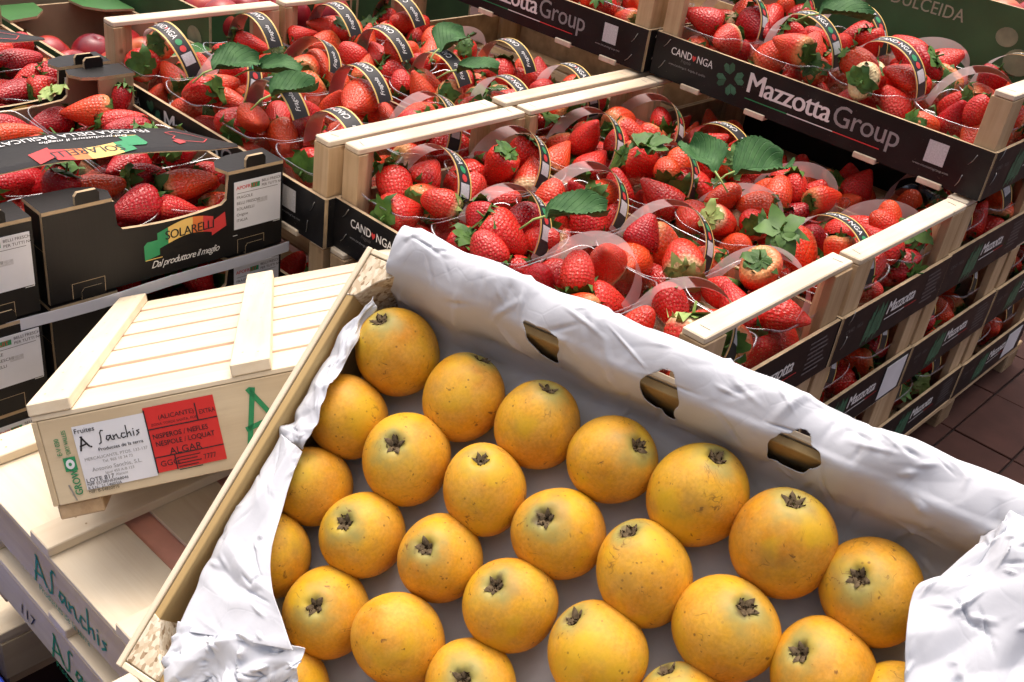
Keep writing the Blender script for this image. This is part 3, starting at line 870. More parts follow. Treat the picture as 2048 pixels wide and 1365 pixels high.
berries = []   # dict(pos, rot matrix, scale, type, where)
def fill(world, hx, hy, base, n, style, scale, where, yaw=0.0, cap=0.074, crown=0.017):
    """drop n berries one after another into a punnet (half sizes hx, hy; floor height base)"""
    placed = []
    for i in range(n):
        if style == 'up':
            sh, cols = ('cone', 'wedge', 'round'), (rnd.choices(('bright red', 'orange-red', 'pale-shouldered', 'dark crimson'), (5, 3.4, 0.8, 0.9))[0],)
        elif style == 'far':
            sh, cols = ('round', 'cone'), ('bright red', 'bright red', 'orange-red')
        elif style == 'lying':
            sh, cols = ('cone', 'wedge', 'long'), ('bright red', 'orange-red', 'bright red')
        else:
            sh, cols = ('long', 'long', 'cone'), ('dark crimson', 'bright red', 'orange-red') if rnd.random() < .6 else ('dark crimson',)
        bt = pick(sh, cols)
        sc = scale * rnd.uniform(0.86, 1.12)
        r = (bt[2] * 0.26 + bt[3] * 0.18) * sc
        best = None
        for _ in range(50):
            x = rnd.uniform(-hx + r * .85, hx - r * .85); y = rnd.uniform(-hy + r * .85, hy - r * .85)
            z = base + r
            for (px, py, pz, pr) in placed:
                d2 = (px - x) ** 2 + (py - y) ** 2; R_ = (r + pr) * 0.93
                if d2 < R_ * R_: z = max(z, pz + math.sqrt(R_ * R_ - d2))
            cost = z + 0.25 * max(0, math.hypot(x / hx, y / hy) - 0.75) * 0.02
            if best is None or cost < best[0]: best = (cost, x, y, z)
        _, x, y, z = best
        rho = min(1.0, math.hypot(x / hx, y / hy))
        if z > cap + crown * (1 - rho * rho): continue
        hp = 'heap top' if z > cap - 0.004 and rho < .55 else 'front rim' if y < -abs(x) else 'rear rim' if y > abs(x) else 'side rim'
        placed.append((x, y, z, r))
        u = rnd.random()
        az = rnd.uniform(0, math.tau)
        if style in ('up', 'far'):
            if u < 0.42: tilt = math.radians(rnd.uniform(118, 165))          # tip up
            elif u < 0.74: tilt = math.radians(rnd.uniform(70, 112))
            else: tilt = math.radians(rnd.uniform(25, 68))
        elif style == 'lying':
            tilt = math.radians(rnd.uniform(62, 118)) if u < 0.85 else math.radians(rnd.uniform(140, 165))
        else:
            tilt = math.radians(rnd.uniform(78, 102)); az = rnd.choice((math.pi / 2, -math.pi / 2)) + rnd.uniform(-.45, .45)
            if u < 0.12: tilt = math.radians(25)
        ax = Vector((math.sin(tilt) * math.cos(az), math.sin(tilt) * math.sin(az), math.cos(tilt)))   # calyx direction
        q = Vector((0, 0, 1)).rotation_difference(ax)
        mt = q.to_matrix() @ Matrix.Rotation(rnd.uniform(0, math.tau), 3, 'Z')
        c, s = math.cos(yaw), math.sin(yaw)
        pos = Vector((world[0] + x * c - y * s, world[1] + x * s + y * c, world[2] + z))
        mt = mt @ Matrix.Diagonal((rnd.uniform(.88, 1.10), rnd.uniform(.90, 1.10), rnd.uniform(.86, 1.14)))
        berries.append(dict(pos=pos, mt=Matrix.Rotation(yaw, 3, 'Z') @ mt, sc=sc, bt=bt, where=where, tilt=tilt, r=r, hp=hp))
    return placed

# ------------------------------------------------------------------ punnets
PX, PY, PH = 0.0580, 0.0650, 0.074
def rrect(hx, hy, n=4.5, seg=44):
    out = []
    for k in range(seg):
        a = k * math.tau / seg
        c, s = math.cos(a), math.sin(a)
        out.append((math.copysign(abs(c) ** (2 / n), c) * hx, math.copysign(abs(s) ** (2 / n), s) * hy))
    return out
def tub_mesh(hx, hy, h, wavy=0.0):
    mb = MB(); seg = 44; lv = [(0.84, 0.0), (0.87, 0.004), (0.93, h * .5), (0.985, h - .003), (1.0, h)]
    vs = []
    for f, z in lv:
        for k, (x, y) in enumerate(rrect(hx * f, hy * f)): vs.append((x, y, z - wavy * (0.5 + 0.5 * math.cos(4 * k * math.tau / seg)) * (z / h) ** 4))
    fs = [(j * seg + k, j * seg + (k + 1) % seg, (j + 1) * seg + (k + 1) % seg, (j + 1) * seg + k) for j in range(len(lv) - 1) for k in range(seg)]
    fs.append(tuple(range(seg - 1, -1, -1)))
    mb.add(vs, fs, 0, True)
    return mb.mesh('tub', M['clear'])
def rim_mesh(hx, hy, h, wavy=0.0):
    mb = MB(); seg = 44; vs = []
    for f, dz in ((1.0, 0.0), (1.014, 0.0008), (1.028, 0.0004), (1.03, -0.0018)):
        for k, (x, y) in enumerate(rrect(hx * f, hy * f)): vs.append((x, y, h + dz - wavy * (0.5 + 0.5 * math.cos(4 * k * math.tau / seg))))
    fs = [(j * seg + k, j * seg + (k + 1) % seg, (j + 1) * seg + (k + 1) % seg, (j + 1) * seg + k) for j in range(3) for k in range(seg)]
    mb.add(vs, fs, 0, True)
    return mb.mesh('rim', M['rim'])
ME['tub'] = tub_mesh(PX, PY, PH, 0.006); ME['rim'] = rim_mesh(PX, PY, PH, 0.006)
ME['tub_wide'] = tub_mesh(0.060, 0.066, 0.062, 0.004); ME['rim_wide'] = rim_mesh(0.060, 0.066, 0.062, 0.004)

# arched handle with a printed band
HA, HB, HW = 0.0555, 0.063, 0.0128
def arc_tab(a, b, n=240):
    th = [i * math.pi / n for i in range(n + 1)]
    p = [(-a * math.cos(t), b * math.sin(t)) for t in th]
    s = [0.0]
    for i in range(n): s.append(s[-1] + math.hypot(p[i + 1][0] - p[i][0], p[i + 1][1] - p[i][1]))
    return th, s
TH, SS = arc_tab(HA, HB)
def arc_pt(s, y, off):
    t = float(np.interp(s, SS, TH)); x, z = -HA * math.cos(t), HB * math.sin(t)
    nx, nz = -math.cos(t) / HA, math.sin(t) / HB; l = math.hypot(nx, nz)
    return (x + nx / l * off, y, z + nz / l * off)
def strip(mb, s0, s1, y0, y1, off, mi, n=30, flip=False):
    vs = []
    for i in range(n + 1):
        s = s0 + (s1 - s0) * i / n
        vs += [arc_pt(s, y0, off), arc_pt(s, y1, off)]
    fs = [(2 * i, 2 * i + 2, 2 * i + 3, 2 * i + 1) for i in range(n)]
    if flip: fs = [f[::-1] for f in fs]
    mb.add(vs, fs, mi, True)
TOT = SS[-1]
mb = MB(); strip(mb, 0, TOT, -HW - .001, HW + .001, 0, 0, 40)
ME['handle'] = mb.mesh('handle', M['rim'])
ME['handle_plain'] = mb.mesh('handle', M['frost'])
mb = MB()
L0, L1 = 0.16 * TOT, 0.97 * TOT
strip(mb, L0, L1, -HW + .0022, HW - .0022, 0.0006, 0)
strip(mb, L0, L1, -HW, -HW + .0022, 0.0006, 1); strip(mb, L0, L1, HW - .0022, HW, 0.0006, 1)
strip(mb, L0, L1, -HW, HW, 0.00025, 2, flip=True)
ME['label'] = mb.mesh('printed_band', [M['black_ink'], M['yellow_ink'], M['back_label']])
mb = MB()
S0 = 0.37 * TOT
strip(mb, S0, L1, -HW + .0022, HW - .0022, 0.0006, 0)
strip(mb, S0, L1, -HW, -HW + .0022, 0.0006, 1); strip(mb, S0, L1, HW - .0022, HW, 0.0006, 1)
strip(mb, S0, L1, -HW, HW, 0.00025, 2, flip=True)
ME['label_short'] = mb.mesh('printed_band', [M['black_ink'], M['yellow_ink'], M['back_label']])
def arc_text(mb, body, size, s0, y0, mi, bold=0.0, sx=1.0, shear=0.0):
    vs, fs = text_pts(body, size, bold, shear)
    mb.add([arc_pt(s0 + v[0] * sx, y0 + v[1], 0.0010) for v in vs], fs, mi)
def arc_disc(s, y, r, mi):
    mb.add([arc_pt(s + r * math.cos(k * math.tau / 14), y + r * math.sin(k * math.tau / 14), 0.0010) for k in range(14)], [tuple(range(14))], mi)
def band_print(script):
  global mb
  mb = MB()
  if script: arc_text(mb, 'Fragola', 0.0090, 0.20 * TOT, -0.0022, 0, shear=0.35)
  arc_text(mb, 'CAND', 0.0135, 0.40 * TOT, -0.0050, 0, 0.004, 0.68)
  arc_text(mb, 'NGA', 0.0135, 0.40 * TOT + 0.0290, -0.0050, 0, 0.004, 0.68)
  arc_disc(0.40 * TOT + 0.0268, 0.0005, 0.0022, 2)
  arc_disc(0.40 * TOT + 0.0555, 0, 0.0048, 1); arc_disc(0.40 * TOT + 0.0660, 0, 0.0046, 2)
  strip(mb, 0.40 * TOT + 0.0725, 0.40 * TOT + 0.0885, -0.0080, 0.0080, 0.0010, 3, 6)
  return mb.mesh('lettering', [M['white'], M['green_ink'], M['red_ink'], M['pale_print']])
ME['band_print'] = band_print(True); ME['band_print_short'] = band_print(False)
ORD = ['first', 'second', 'third', 'fourth']
def punnet(loc, label, group, tilt=None, flip=False, yaw=0.0, wide=False, banded=True):
    p = empty('strawberry_punnet', loc, label, 'punnet', group, (0, 0, yaw))
    link('tub', ME['tub_wide' if wide else 'tub'], p)
    link('rim', ME['rim_wide' if wide else 'rim'], p)
    if tilt is not None:
        h = link('handle', ME['handle' if banded and flip else 'handle_plain'], p, (0, 0, PH - 0.012), (math.radians(-tilt), 0, math.pi if flip else 0), )
        if flip: h.rotation_euler = Euler((math.radians(tilt), 0, math.pi))
        if banded:
            link('printed_band', ME['label' if flip else 'label_short'], h); link('lettering', ME['band_print' if flip else 'band_print_short'], h)
    return p

# tilt > 0 leans the arch away from the front of the crate
PLAN = {
    #      front row tilts / flips            back row
    'N': ([(26, 0), (30, 0), (50, 0), (40, 0)], [(30, 0), (34, 0), (30, 0), (46, 0)], 'up', 1.12, 60),
    'F': ([(28, 0), (30, 0), (62, 0), (6, 0)], [(30, 0), (2, 1), (60, 0), (66, 0)], 'up', 1.05, 60),
    'L': ([(-14, 0), (24, 0), (-8, 1), (-4, 1)], [(-2, 1), (22, 1), (-4, 1), (26, 0)], 'lying', 1.08, 60),
    'M': ([(-8, 1), (-12, 1), (-6, 1), (-2, 0)], [(-10, 1), (60, 0), (-4, 1), (0, 0)], 'far', 1.0, 60),
    'G': ([(20, 0), (-6, 0), (-8, 0), (30, 0)], [(16, 0), (-4, 0), (58, 0), (0, 0)], 'up', 1.05, 60),
}
crate_of = {}
for k, (fr, bk, style, scale, n) in PLAN.items():
    loc, _, desc = NAMES[k]
    for row, plan in enumerate((fr, bk)):
        for i, (tl, fp) in enumerate(plan):
            x = loc[0] + 0.0655 + 0.123 * i; y = loc[1] + 0.0695 + 0.134 * row
            pos = (x, y, loc[2] + ZF - 0.1215)
            where = '%s %s punnet, %s' % (ORD[i], 'front' if row == 0 else 'back', desc)
            yw = rnd.uniform(-.03, .03)
            punnet(pos, 'clear handled ' + where, 'punnets in the wooden crates', tl + rnd.uniform(-3, 3), bool(fp), yw, False, tl < 44)
            fill(pos, PX * .95, PY * .95, 0.003, n, style, scale, where, yw)
# raised crate cut by the top edge, and the lower layers seen through the open ends
loc = NAMES['K'][0]
for i in (2, 3):
    pos = (loc[0] + 0.0655 + 0.123 * i, loc[1] + 0.0695, loc[2] + ZF - 0.1215)
    where = '%s front punnet, %s' % (ORD[i], NAMES['K'][2])
    punnet(pos, 'clear handled ' + where, 'punnets in the wooden crates', 20)
    fill(pos, PX * .95, PY * .95, 0.003, 13, 'up', 0.95, where)
LN = {0: 'top', 1: 'second', 2: 'bottom'}
for (nm, k), (loc, c) in LOW.items():
    if nm in 'LK' or (nm, k) == ('N', 2): continue
    for row in (0, 1):
        pos = (loc[0] + 0.4345, loc[1] + 0.0695 + 0.134 * row, loc[2] + ZF - 0.1215)
        col = {'N': 'below the large berries', 'F': 'behind the paper crest', 'G': 'below the raised crate', 'H': 'by the bare tiles'}[nm]
        where = '%s-layer punnet %s, %s' % (LN[k], col, 'near half' if row == 0 else 'far half')
        punnet(pos, 'shadowed clear ' + where, 'punnets in the lower layers', rnd.uniform(-20, 30), False)
        fill(pos, PX * .95, PY * .95, 0.003, 9, 'up', 0.95, where)
for row in (0, 1, 2, 3):      # dim berries under the raised crates
    loc = LOW[('G', 0)][0]
    fill((loc[0] + 0.07 + 0.12 * row, loc[1] + 0.07, loc[2] + ZF - 0.12), 0.055, 0.06, 0.003, 9, 'far', 0.95, '%s shadowed spot under the raised logo panel' % ORD[row])
loc = LOW[('L', 1)][0]
fill((loc[0] + 0.43, loc[1] + 0.07, loc[2] + ZF - 0.12), 0.055, 0.06, 0.003, 9, 'lying', 0.95, 'shadowed crate below the banded punnets')

# ------------------------------------------------------------------ black cardboard strawberry boxes
BXW, BXD, BXH = 0.372, 0.286, 0.101    # depth along x, width along y, height
T = 0.0045
def front_outline():
    pts = [(-BXD, 0), (0, 0), (0, BXH), (-0.073, BXH), (-0.076, 0.072), (-0.082, 0.067)]
    for i in range(1, 8):
        t = i / 8; pts.append((-0.082 - t * 0.120, 0.067 - 0.004 * math.sin(t * math.pi)))
    pts += [(-0.202, 0.067), (-0.208, 0.074), (-0.210, BXH), (-BXD, BXH)]
    return pts
def ribbon(mb, at, r, u, s):
    """three-colour ribbon with scrolled ends; materials 0 green 1 yellow 2 orange 3 red 4 ink"""
    N_ = 16; top, bot = [], []
    def wave(t): return 0.0055 * math.sin((t - 0.15) * 3.6)
    for i in range(N_):
        t0, t1 = i / N_, (i + 1) / N_
        mi = 0 if t0 < 0.18 else 1 if t0 < 0.62 else 2 if t0 < 0.80 else 3
        y0, y1 = wave(t0), wave(t1)
        put_poly(mb, [(t0 * .062 * s, y0 * s), (t1 * .062 * s, y1 * s), (t1 * .062 * s, (y1 + .0175) * s), (t0 * .062 * s, (y0 + .0175) * s)], at, r, u, mi)
    put_poly(mb, [(-.014 * s, -.012 * s), (.002 * s, -.009 * s), (.002 * s, .0075 * s), (-.011 * s, .0075 * s), (-.0145 * s, .004 * s)], at, r, u, 0)
    put_poly(mb, [(.060 * s, -.003 * s), (.077 * s, .004 * s), (.0755 * s, .020 * s), (.060 * s, .0125 * s)], at, r, u, 3)
    put_rect(mb, Vector(at) + Vector(r) * -.0135 * s + Vector(u) * -.0125 * s, r, u, .018 * s, .0009 * s, 1)
    n_ = Vector(r).cross(Vector(u)) * 0.0003
    put_text(mb, 'SOLARELLI', 0.0135 * s, Vector(at) + n_ + Vector(r) * .008 * s + Vector(u) * .0055 * s, r, u, 4, 0.006, space=.92, sx=.92)
RIB = [M['green_ink'], M['yellow_ink'], M['orange_ink'], M['red_ink'], M['black_ink'], M['white']]
ME['c_front'] = MB().prism(front_outline(), lambda a, b, t: (t, a, b), -T, 0.0, 0, 1).mesh('front_wall', [M['card'], M['edge']])
ME['c_back'] = MB().prism(front_outline(), lambda a, b, t: (t, a, b), -BXW, -BXW + T, 0, 1).mesh('back_wall', [M['carton_in'], M['edge']])
ME['c_sideA'] = MB().box((-BXW + T + .0003, -T, 0), (-T - .0003, 0, 0.060), [1, 1, 2, 1, 0, 1]).mesh('side_wall', [M['card'], M['edge'], M['carton_in']])
ME['c_sideB'] = MB().box((-BXW + T + .0003, -BXD, 0), (-T - .0003, -BXD + T, 0.060), [1, 1, 0, 1, 2, 1]).mesh('side_wall', [M['card'], M['edge'], M['carton_in']])
ME['c_floor'] = MB().box((-BXW + T, -BXD + T, 0.0005), (-T, -T, 0.004)).mesh('base_sheet', M['carton_in'])
fp = [(0.0, 0.0), (0.0, -0.074), (-0.018, -0.079), (-0.034, -0.070), (-0.041, -0.05), (-0.042, 0.0)]
ME['c_flap'] = MB().prism(fp, lambda a, b, t: (a, b, t), BXH + .0003, BXH + 0.0042, 0, 1).mesh('corner_flap', [M['card'], M['edge']])
ME['c_post'] = MB().box((-0.042, -0.0505, 0.003), (-0.038, -T - .0005, BXH)).mesh('corner_wall', M['carton_in'])
ME['c_gus'] = MB().box((-0.038, -0.0042, 0.0605), (-T - .0004, 0.0, BXH), [1, 1, 1, 1, 0, 1]).mesh('corner_gusset', [M['card'], M['edge']])
tp = [(-0.013, 0), (0.013, 0), (0.013, 0.013), (0.010, 0.017), (-0.010, 0.017), (-0.013, 0.013)]
ME['c_tab'] = MB().prism(tp, lambda a, b, t: (t, a, b), -T, -.0004, 0, 1).mesh('lock_tab', [M['card'], M['edge']])
def slot_print():
    mb = MB(); R_, U_ = Vector((0, 1, 0)), Vector((0, 0, 1)); X = 0.0005
    at = lambda a, b: Vector((X, a, b))
    ribbon(mb, at(-0.163, 0.0360), R_, U_, 1.12)
    put_text(mb, 'Dal produttore il meglio', 0.0120, at(-0.172, 0.0115), R_, U_, 5, 0.001, shear=0.45, space=.86, sx=.86)
    ms = MB()
    for y0 in (-0.062, -0.262):       # punched slots shown as pale score lines
        for a, b, w, h in ((y0, 0.0005, 0.0006, 0.018), (y0 + .036, 0.0005, 0.0006, 0.018), (y0, 0.018, 0.0366, 0.0006)):
            put_rect(ms, at(a, b), R_, U_, w, h, 6)
    put_rect(ms, at(-0.013, 0.030), R_, U_, .009, .0009, 5); put_rect(ms, at(-0.0045, 0.030), R_, U_, .0009, .010, 5)
    put_rect(ms, at(-0.068, 0.024), R_, U_, .006, .0009, 5)
    return mb.mesh('lettering', RIB + [M['edge']]), ms.mesh('score_line', RIB + [M['edge']])
ME['c_print'], ME['c_score'] = slot_print()
def sticker():
    mb = MB(); R_, U_ = Vector((0, 1, 0)), Vector((0, 0, 1)); X = 0.0012
    mb.box((0.0004, -0.0665, 0.032), (0.0010, -0.0035, 0.091), 0)
    at = lambda a, b: Vector((X, a, b))
    put_text(mb, 'APOFRUIT', 0.0062, at(-0.0640, 0.0815), R_, U_, 2, 0.006)
    put_rect(mb, at(-0.0445, 0.0805), R_, U_, 0.012, 0.006, 3)
    for k, s in enumerate(('FRAGOLE', 'BELLI FRESCHI', 'SOLARELLI', 'Origine', 'ITALIA')):
        put_text(mb, s, 0.0050, at(-0.0635, 0.0700 - k * 0.0072), R_, U_, 1, 0.002)
    put_text(mb, 'BELLI FRESCHI', 0.0045, at(-0.030, 0.0850), R_, U_, 1); put_text(mb, 'PER TUTTI NOI', 0.0045, at(-0.030, 0.0795), R_, U_, 1)
    put_rect(mb, at(-0.063, 0.0765), R_, U_, 0.055, 0.0005, 1)
    put_rect(mb, at(-0.036, 0.060), R_, U_, 0.014, 0.006, 4)
    return mb.mesh('sticker', [M['label_white'], M['black_ink'], M['red_ink'], M['green_ink'], M['pale_print']])
ME['c_stick'] = sticker()
def card_box(loc, label, yaw=0.0):
    c = empty('cardboard_box', (loc[0], loc[1], loc[2] + ZF), label, 'box', 'black cardboard strawberry boxes', (0, 0, yaw))
    f = link('front_wall', ME['c_front'], c); link('lettering', ME['c_print'], f); link('score_line', ME['c_score'], f); link('sticker', ME['c_stick'], f)
    link('back_wall', ME['c_back'], c); link('side_wall', ME['c_sideA'], c); link('side_wall', ME['c_sideB'], c); link('base_sheet', ME['c_floor'], c)
    for (x, y, sx, sy) in ((0, 0, 1, 1), (0, -BXD, 1, -1), (-BXW, 0, -1, 1), (-BXW, -BXD, -1, -1)):
        o = link('corner_flap', ME['c_flap'], c, (x, y, 0)); o.scale = (sx, sy, 1)
        o = link('corner_wall', ME['c_post'], c, (x, y, 0)); o.scale = (sx, sy, 1)
        o = link('corner_gusset', ME['c_gus'], c, (x, y, 0)); o.scale = (sx, sy, 1)
    for x in (0, -BXW + T + .0004):
        for y in (-0.037, -BXD + 0.048):
            link('lock_tab', ME['c_tab'], c, (x, y, BXH + 0.0005 if True else 0))
    return c
SX, SY, SZ = -0.070, -0.031, -0.147
BOXES = {
    's1': ((SX, SY, SZ), 'black cardboard strawberry box whose ribbon logo and white sticker show in full'),
    's2': ((SX + .001, SY - .001, SZ - 0.108), 'black cardboard box below the white strap, sticker half hidden by the slatted lid'),
    's0': ((SX + .004, SY - 0.298, SZ + .001), 'black cardboard box cut by the picture edge, above the white strap'),
    's0b': ((SX + .006, SY - 0.300, SZ - 0.107), 'black cardboard box cut by the picture edge, below the white strap'),
    's3': ((SX - 0.384, SY - 0.004, SZ), 'black cardboard box at the back, behind the box with the ribbon logo'),
    's4': ((SX - 0.380, SY - 0.302, SZ), 'black cardboard box at the back, cut by the picture edge'),
    's0c': ((SX + .004, SY - 0.299, SZ - 0.215), 'black cardboard box at the bottom of the pile, behind the slatted boxes'),
}
for k, (loc, lab) in BOXES.items(): card_box(loc, lab)
for k, cells in (('s1', [(0, 0), (0, 1), (1, 0), (1, 1), (2, 0), (2, 1)]), ('s0', [(0, 1), (1, 1), (2, 1)]), ('s3', [(0, 0), (0, 1), (1, 0), (1, 1)]), ('s4', [(0, 1), (1, 1)]), ('s2', [(0, 0), (0, 1)])):
    loc = BOXES[k][0]
    dsc = {'s1': 'ribbon-logo box', 's0': 'edge-cut box above strap', 's3': 'rear black box', 's4': 'rear edge-cut box', 's2': 'box below strap'}[k]
    for (i, j) in cells:
        pos = (loc[0] - 0.066 - i * 0.121, loc[1] - BXD + 0.074 + j * 0.138, loc[2] + ZF + 0.0045)
        where = '%s %s punnet, %s' % (ORD[i], 'crate-side' if j else 'outer', dsc)
        punnet(pos, 'clear shallow ' + where, 'punnets in the black boxes', None, False, rnd.uniform(-.05, .05), True)
        fill(pos, 0.058, 0.064, 0.003, 40 if k != 's2' else 8, 'side', 1.04, where, 0.0, 0.062, 0.013)

# white strap round the pile
st = MB(); y0, y1, zc = SY + 0.006, SY - 0.62, SZ - 0.002
pts = [(SX + 0.0075 + 0.002 * math.sin(i), y0 + (y1 - y0) * i / 20, zc - 0.003 - 0.003 * math.sin(i / 20 * math.pi)) for i in range(21)]
vs = []
for (x, y, z) in pts: vs += [(x, y, z - .0065 + ZF), (x, y, z + .0065 + ZF), (x - .0007, y, z + .0065 + ZF), (x - .0007, y, z - .0065 + ZF)]
fs = []
for i in range(20):
    a, b = 4 * i, 4 * i + 4
    fs += [(a, a + 1, b + 1, b), (a + 1, a + 2, b + 2, b + 1), (a + 2, a + 3, b + 3, b + 2), (a + 3, a, b, b + 3)]
tag(st.add(vs, fs).build('packing_strap', M['strap']), 'pale plastic strap round the black cardboard boxes', 'strap')

# printed card banners arched over the boxes
def banner(name, x0, x1, ya, yb, za, zb, label, loc=(0, 0, 0), skew=0.0):
    n = 28
    e = empty(name, (0, 0, 0), label, 'banner')
    def P(t, w):
        y = ya + (yb - ya) * t
        z = za + (zb - za) * math.sin(min(1.0, t * 1.25) * math.pi / 2) - 0.004 * (w - .5) ** 2 * 2 - 0.012 * max(0, t - .8)
        tp = min(1.0, 0.12 + t * 6.0)
        x = x0 + (x1 - x0) * (0.5 + (w - 0.5) * tp + 0.35 * (1 - tp)) + skew * t
        return Vector((x, y, z + ZF))
    mb = MB(); m_ = 6
    top = [[P(i / n, j / m_) for j in range(m_ + 1)] for i in range(n + 1)]
    vs = [p for r_ in top for p in r_]; k = len(vs)
    vs += [p - Vector((0, 0, 0.0012)) for p in vs]
    fs, mi = [], []
    for i in range(n):
        for j in range(m_):
            a = i * (m_ + 1) + j; b = a + m_ + 1
            fs += [(a, a + 1, b + 1, b), (a + k, b + k, b + 1 + k, a + 1 + k)]; mi += [0, 1]
    edge = [i * (m_ + 1) for i in range(n + 1)]; ed2 = [e_ + m_ for e_ in edge]
    for q in (edge, ed2):
        for a, b in zip(q[:-1], q[1:]): fs.append((a, b, b + k, a + k)); mi.append(2)
    mb.add(vs, fs, mi, True)
    mb.build('card_strip', [M['card'], M['carton_in'], M['edge']], e)
    pr = MB(); L = yb - ya
    def lay(tv, tf, u0, w0, m0, sx=1.0):
        out = []
        for v in tv:
            t = (u0 + v[0] * sx) / abs(L); w = (w0 + v[1]) / (x1 - x0)
            out.append(P(t, w) + Vector((0, 0, 0.0009)))
        pr.add(out, tf, m0)
    tv, tf = text_pts('FRAGOLA DELLA BASILICATA', 0.0165, 0.003)
    lay(tv, tf, 0.085, 0.008, 5, 0.83)
    tv, tf = text_pts('Dal produttore il meglio', 0.010, 0.001, 0.4)
    lay(tv, tf, 0.118, 0.0245, 5)
    hold = MB(); ribbon(hold, (0, 0, 0), (1, 0, 0), (0, 1, 0), 1.45)
    for f, m0 in zip(hold.f, hold.mi):
        lay([hold.v[i] for i in f], [tuple(range(len(f)))], 0.105 + 0.024, 0.0455, m0)
    coast = [(0.060, 0.050), (0.072, 0.042), (0.064, 0.034), (0.070, 0.022), (0.058, 0.018), (0.046, 0.028), (0.030, 0.038), (0.040, 0.054), (0.060, 0.050)]
    for (a, b), (c, d) in zip(coast[:-1], coast[1:]):
        dr = Vector((c - a, d - b)).normalized(); q = Vector((-dr.y, dr.x)) * .0006
        lay([(a + q.x, b + q.y), (a - q.x, b - q.y), (c - q.x, d - q.y), (c + q.x, d + q.y)], [(0, 1, 2, 3)], 0, 0, 3)
    lay([(0.066, 0.044), (0.076, 0.049), (0.072, 0.058), (0.062, 0.054)], [(0, 1, 2, 3)], 0, 0, 3)
    pr.build('lettering', RIB, e)
    return e
banner('card_banner', -0.192, -0.118, SY - 0.022, SY - 0.330, SZ + 0.1065, SZ + 0.135, 'black card banner with upside-down ribbon logo arched over the strawberry box')
banner('card_banner', -0.62, -0.56, SY - 0.040, SY - 0.31, SZ + 0.1065, SZ + 0.120, 'black card banner at the back, seen edge-on below the nectarines')

# ------------------------------------------------------------------ pick out the berries that show, link them as things; the rest is one mass
P_ = np.array([b['pos'] for b in berries]); Rr = np.array([b['r'] for b in berries])
cv = (RC @ (P_ - CAM).T).T
dep = cv[:, 2]; uu = 1024 + 2140 * cv[:, 0] / dep; vv_ = 682.5 + 2140 * cv[:, 1] / dep; pr_ = 2140 * Rr / dep
inside = (uu > -20) & (uu < 2068) & (vv_ > -20) & (vv_ < 1385)
score = np.zeros(len(berries))
offs = [(0, 0), (.6, 0), (-.6, 0), (0, .6), (0, -.6), (.45, .45), (-.45, .45), (.45, -.45), (-.45, -.45)]
for i in np.nonzero(inside)[0]:
    near = (dep < dep[i] - 0.3 * Rr[i]) & (np.hypot(uu - uu[i], vv_ - vv_[i]) < pr_ + pr_[i]); near[i] = False
    ids = np.nonzero(near)[0]
    vis = sum(1 for (a, b) in offs if not np.any(np.hypot(uu[ids] - uu[i] - a * pr_[i], vv_[ids] - vv_[i] - b * pr_[i]) < pr_[ids] * 0.95))
    w = 0.15 if 'layer punnet' in berries[i]['where'] or 'shadowed' in berries[i]['where'] else 1.0
    if vv_[i] > 500 + (uu[i] - 735) * 0.46 and uu[i] > 600: w *= 0.05      # behind the tray and its paper
    score[i] = vis / 9 * pr_[i] ** 2 * w
order = np.argsort(-score)
single = set(int(i) for i in order[:300] if score[i] > 0)
mass = {}
for i, b in enumerate(berries):
    if i in single:
        tl = math.degrees(b['tilt'])
        pose = 'tip up' if tl > 125 else 'cap up' if tl < 62 else 'on its side'
        size = 'big ' if b['sc'] * b['bt'][2] > 0.058 else 'small ' if b['sc'] * b['bt'][2] < 0.046 else ''
        o = link('strawberry', b['bt'][0], None)
        o.matrix_world = Matrix.Translation(b['pos']) @ b['mt'].to_4x4() @ Matrix.Scale(b['sc'], 4)
        tag(o, '%s%s strawberry %s, %s, %s' % (size, b['bt'][5], pose, b['hp'], b['where']), 'strawberry', 'strawberries in the ' + b['where'])
        link('calyx', b['bt'][1], o)
    else:
        mass.setdefault('m', []).append((b['bt'], b['pos'], b['mt'], b['sc']))
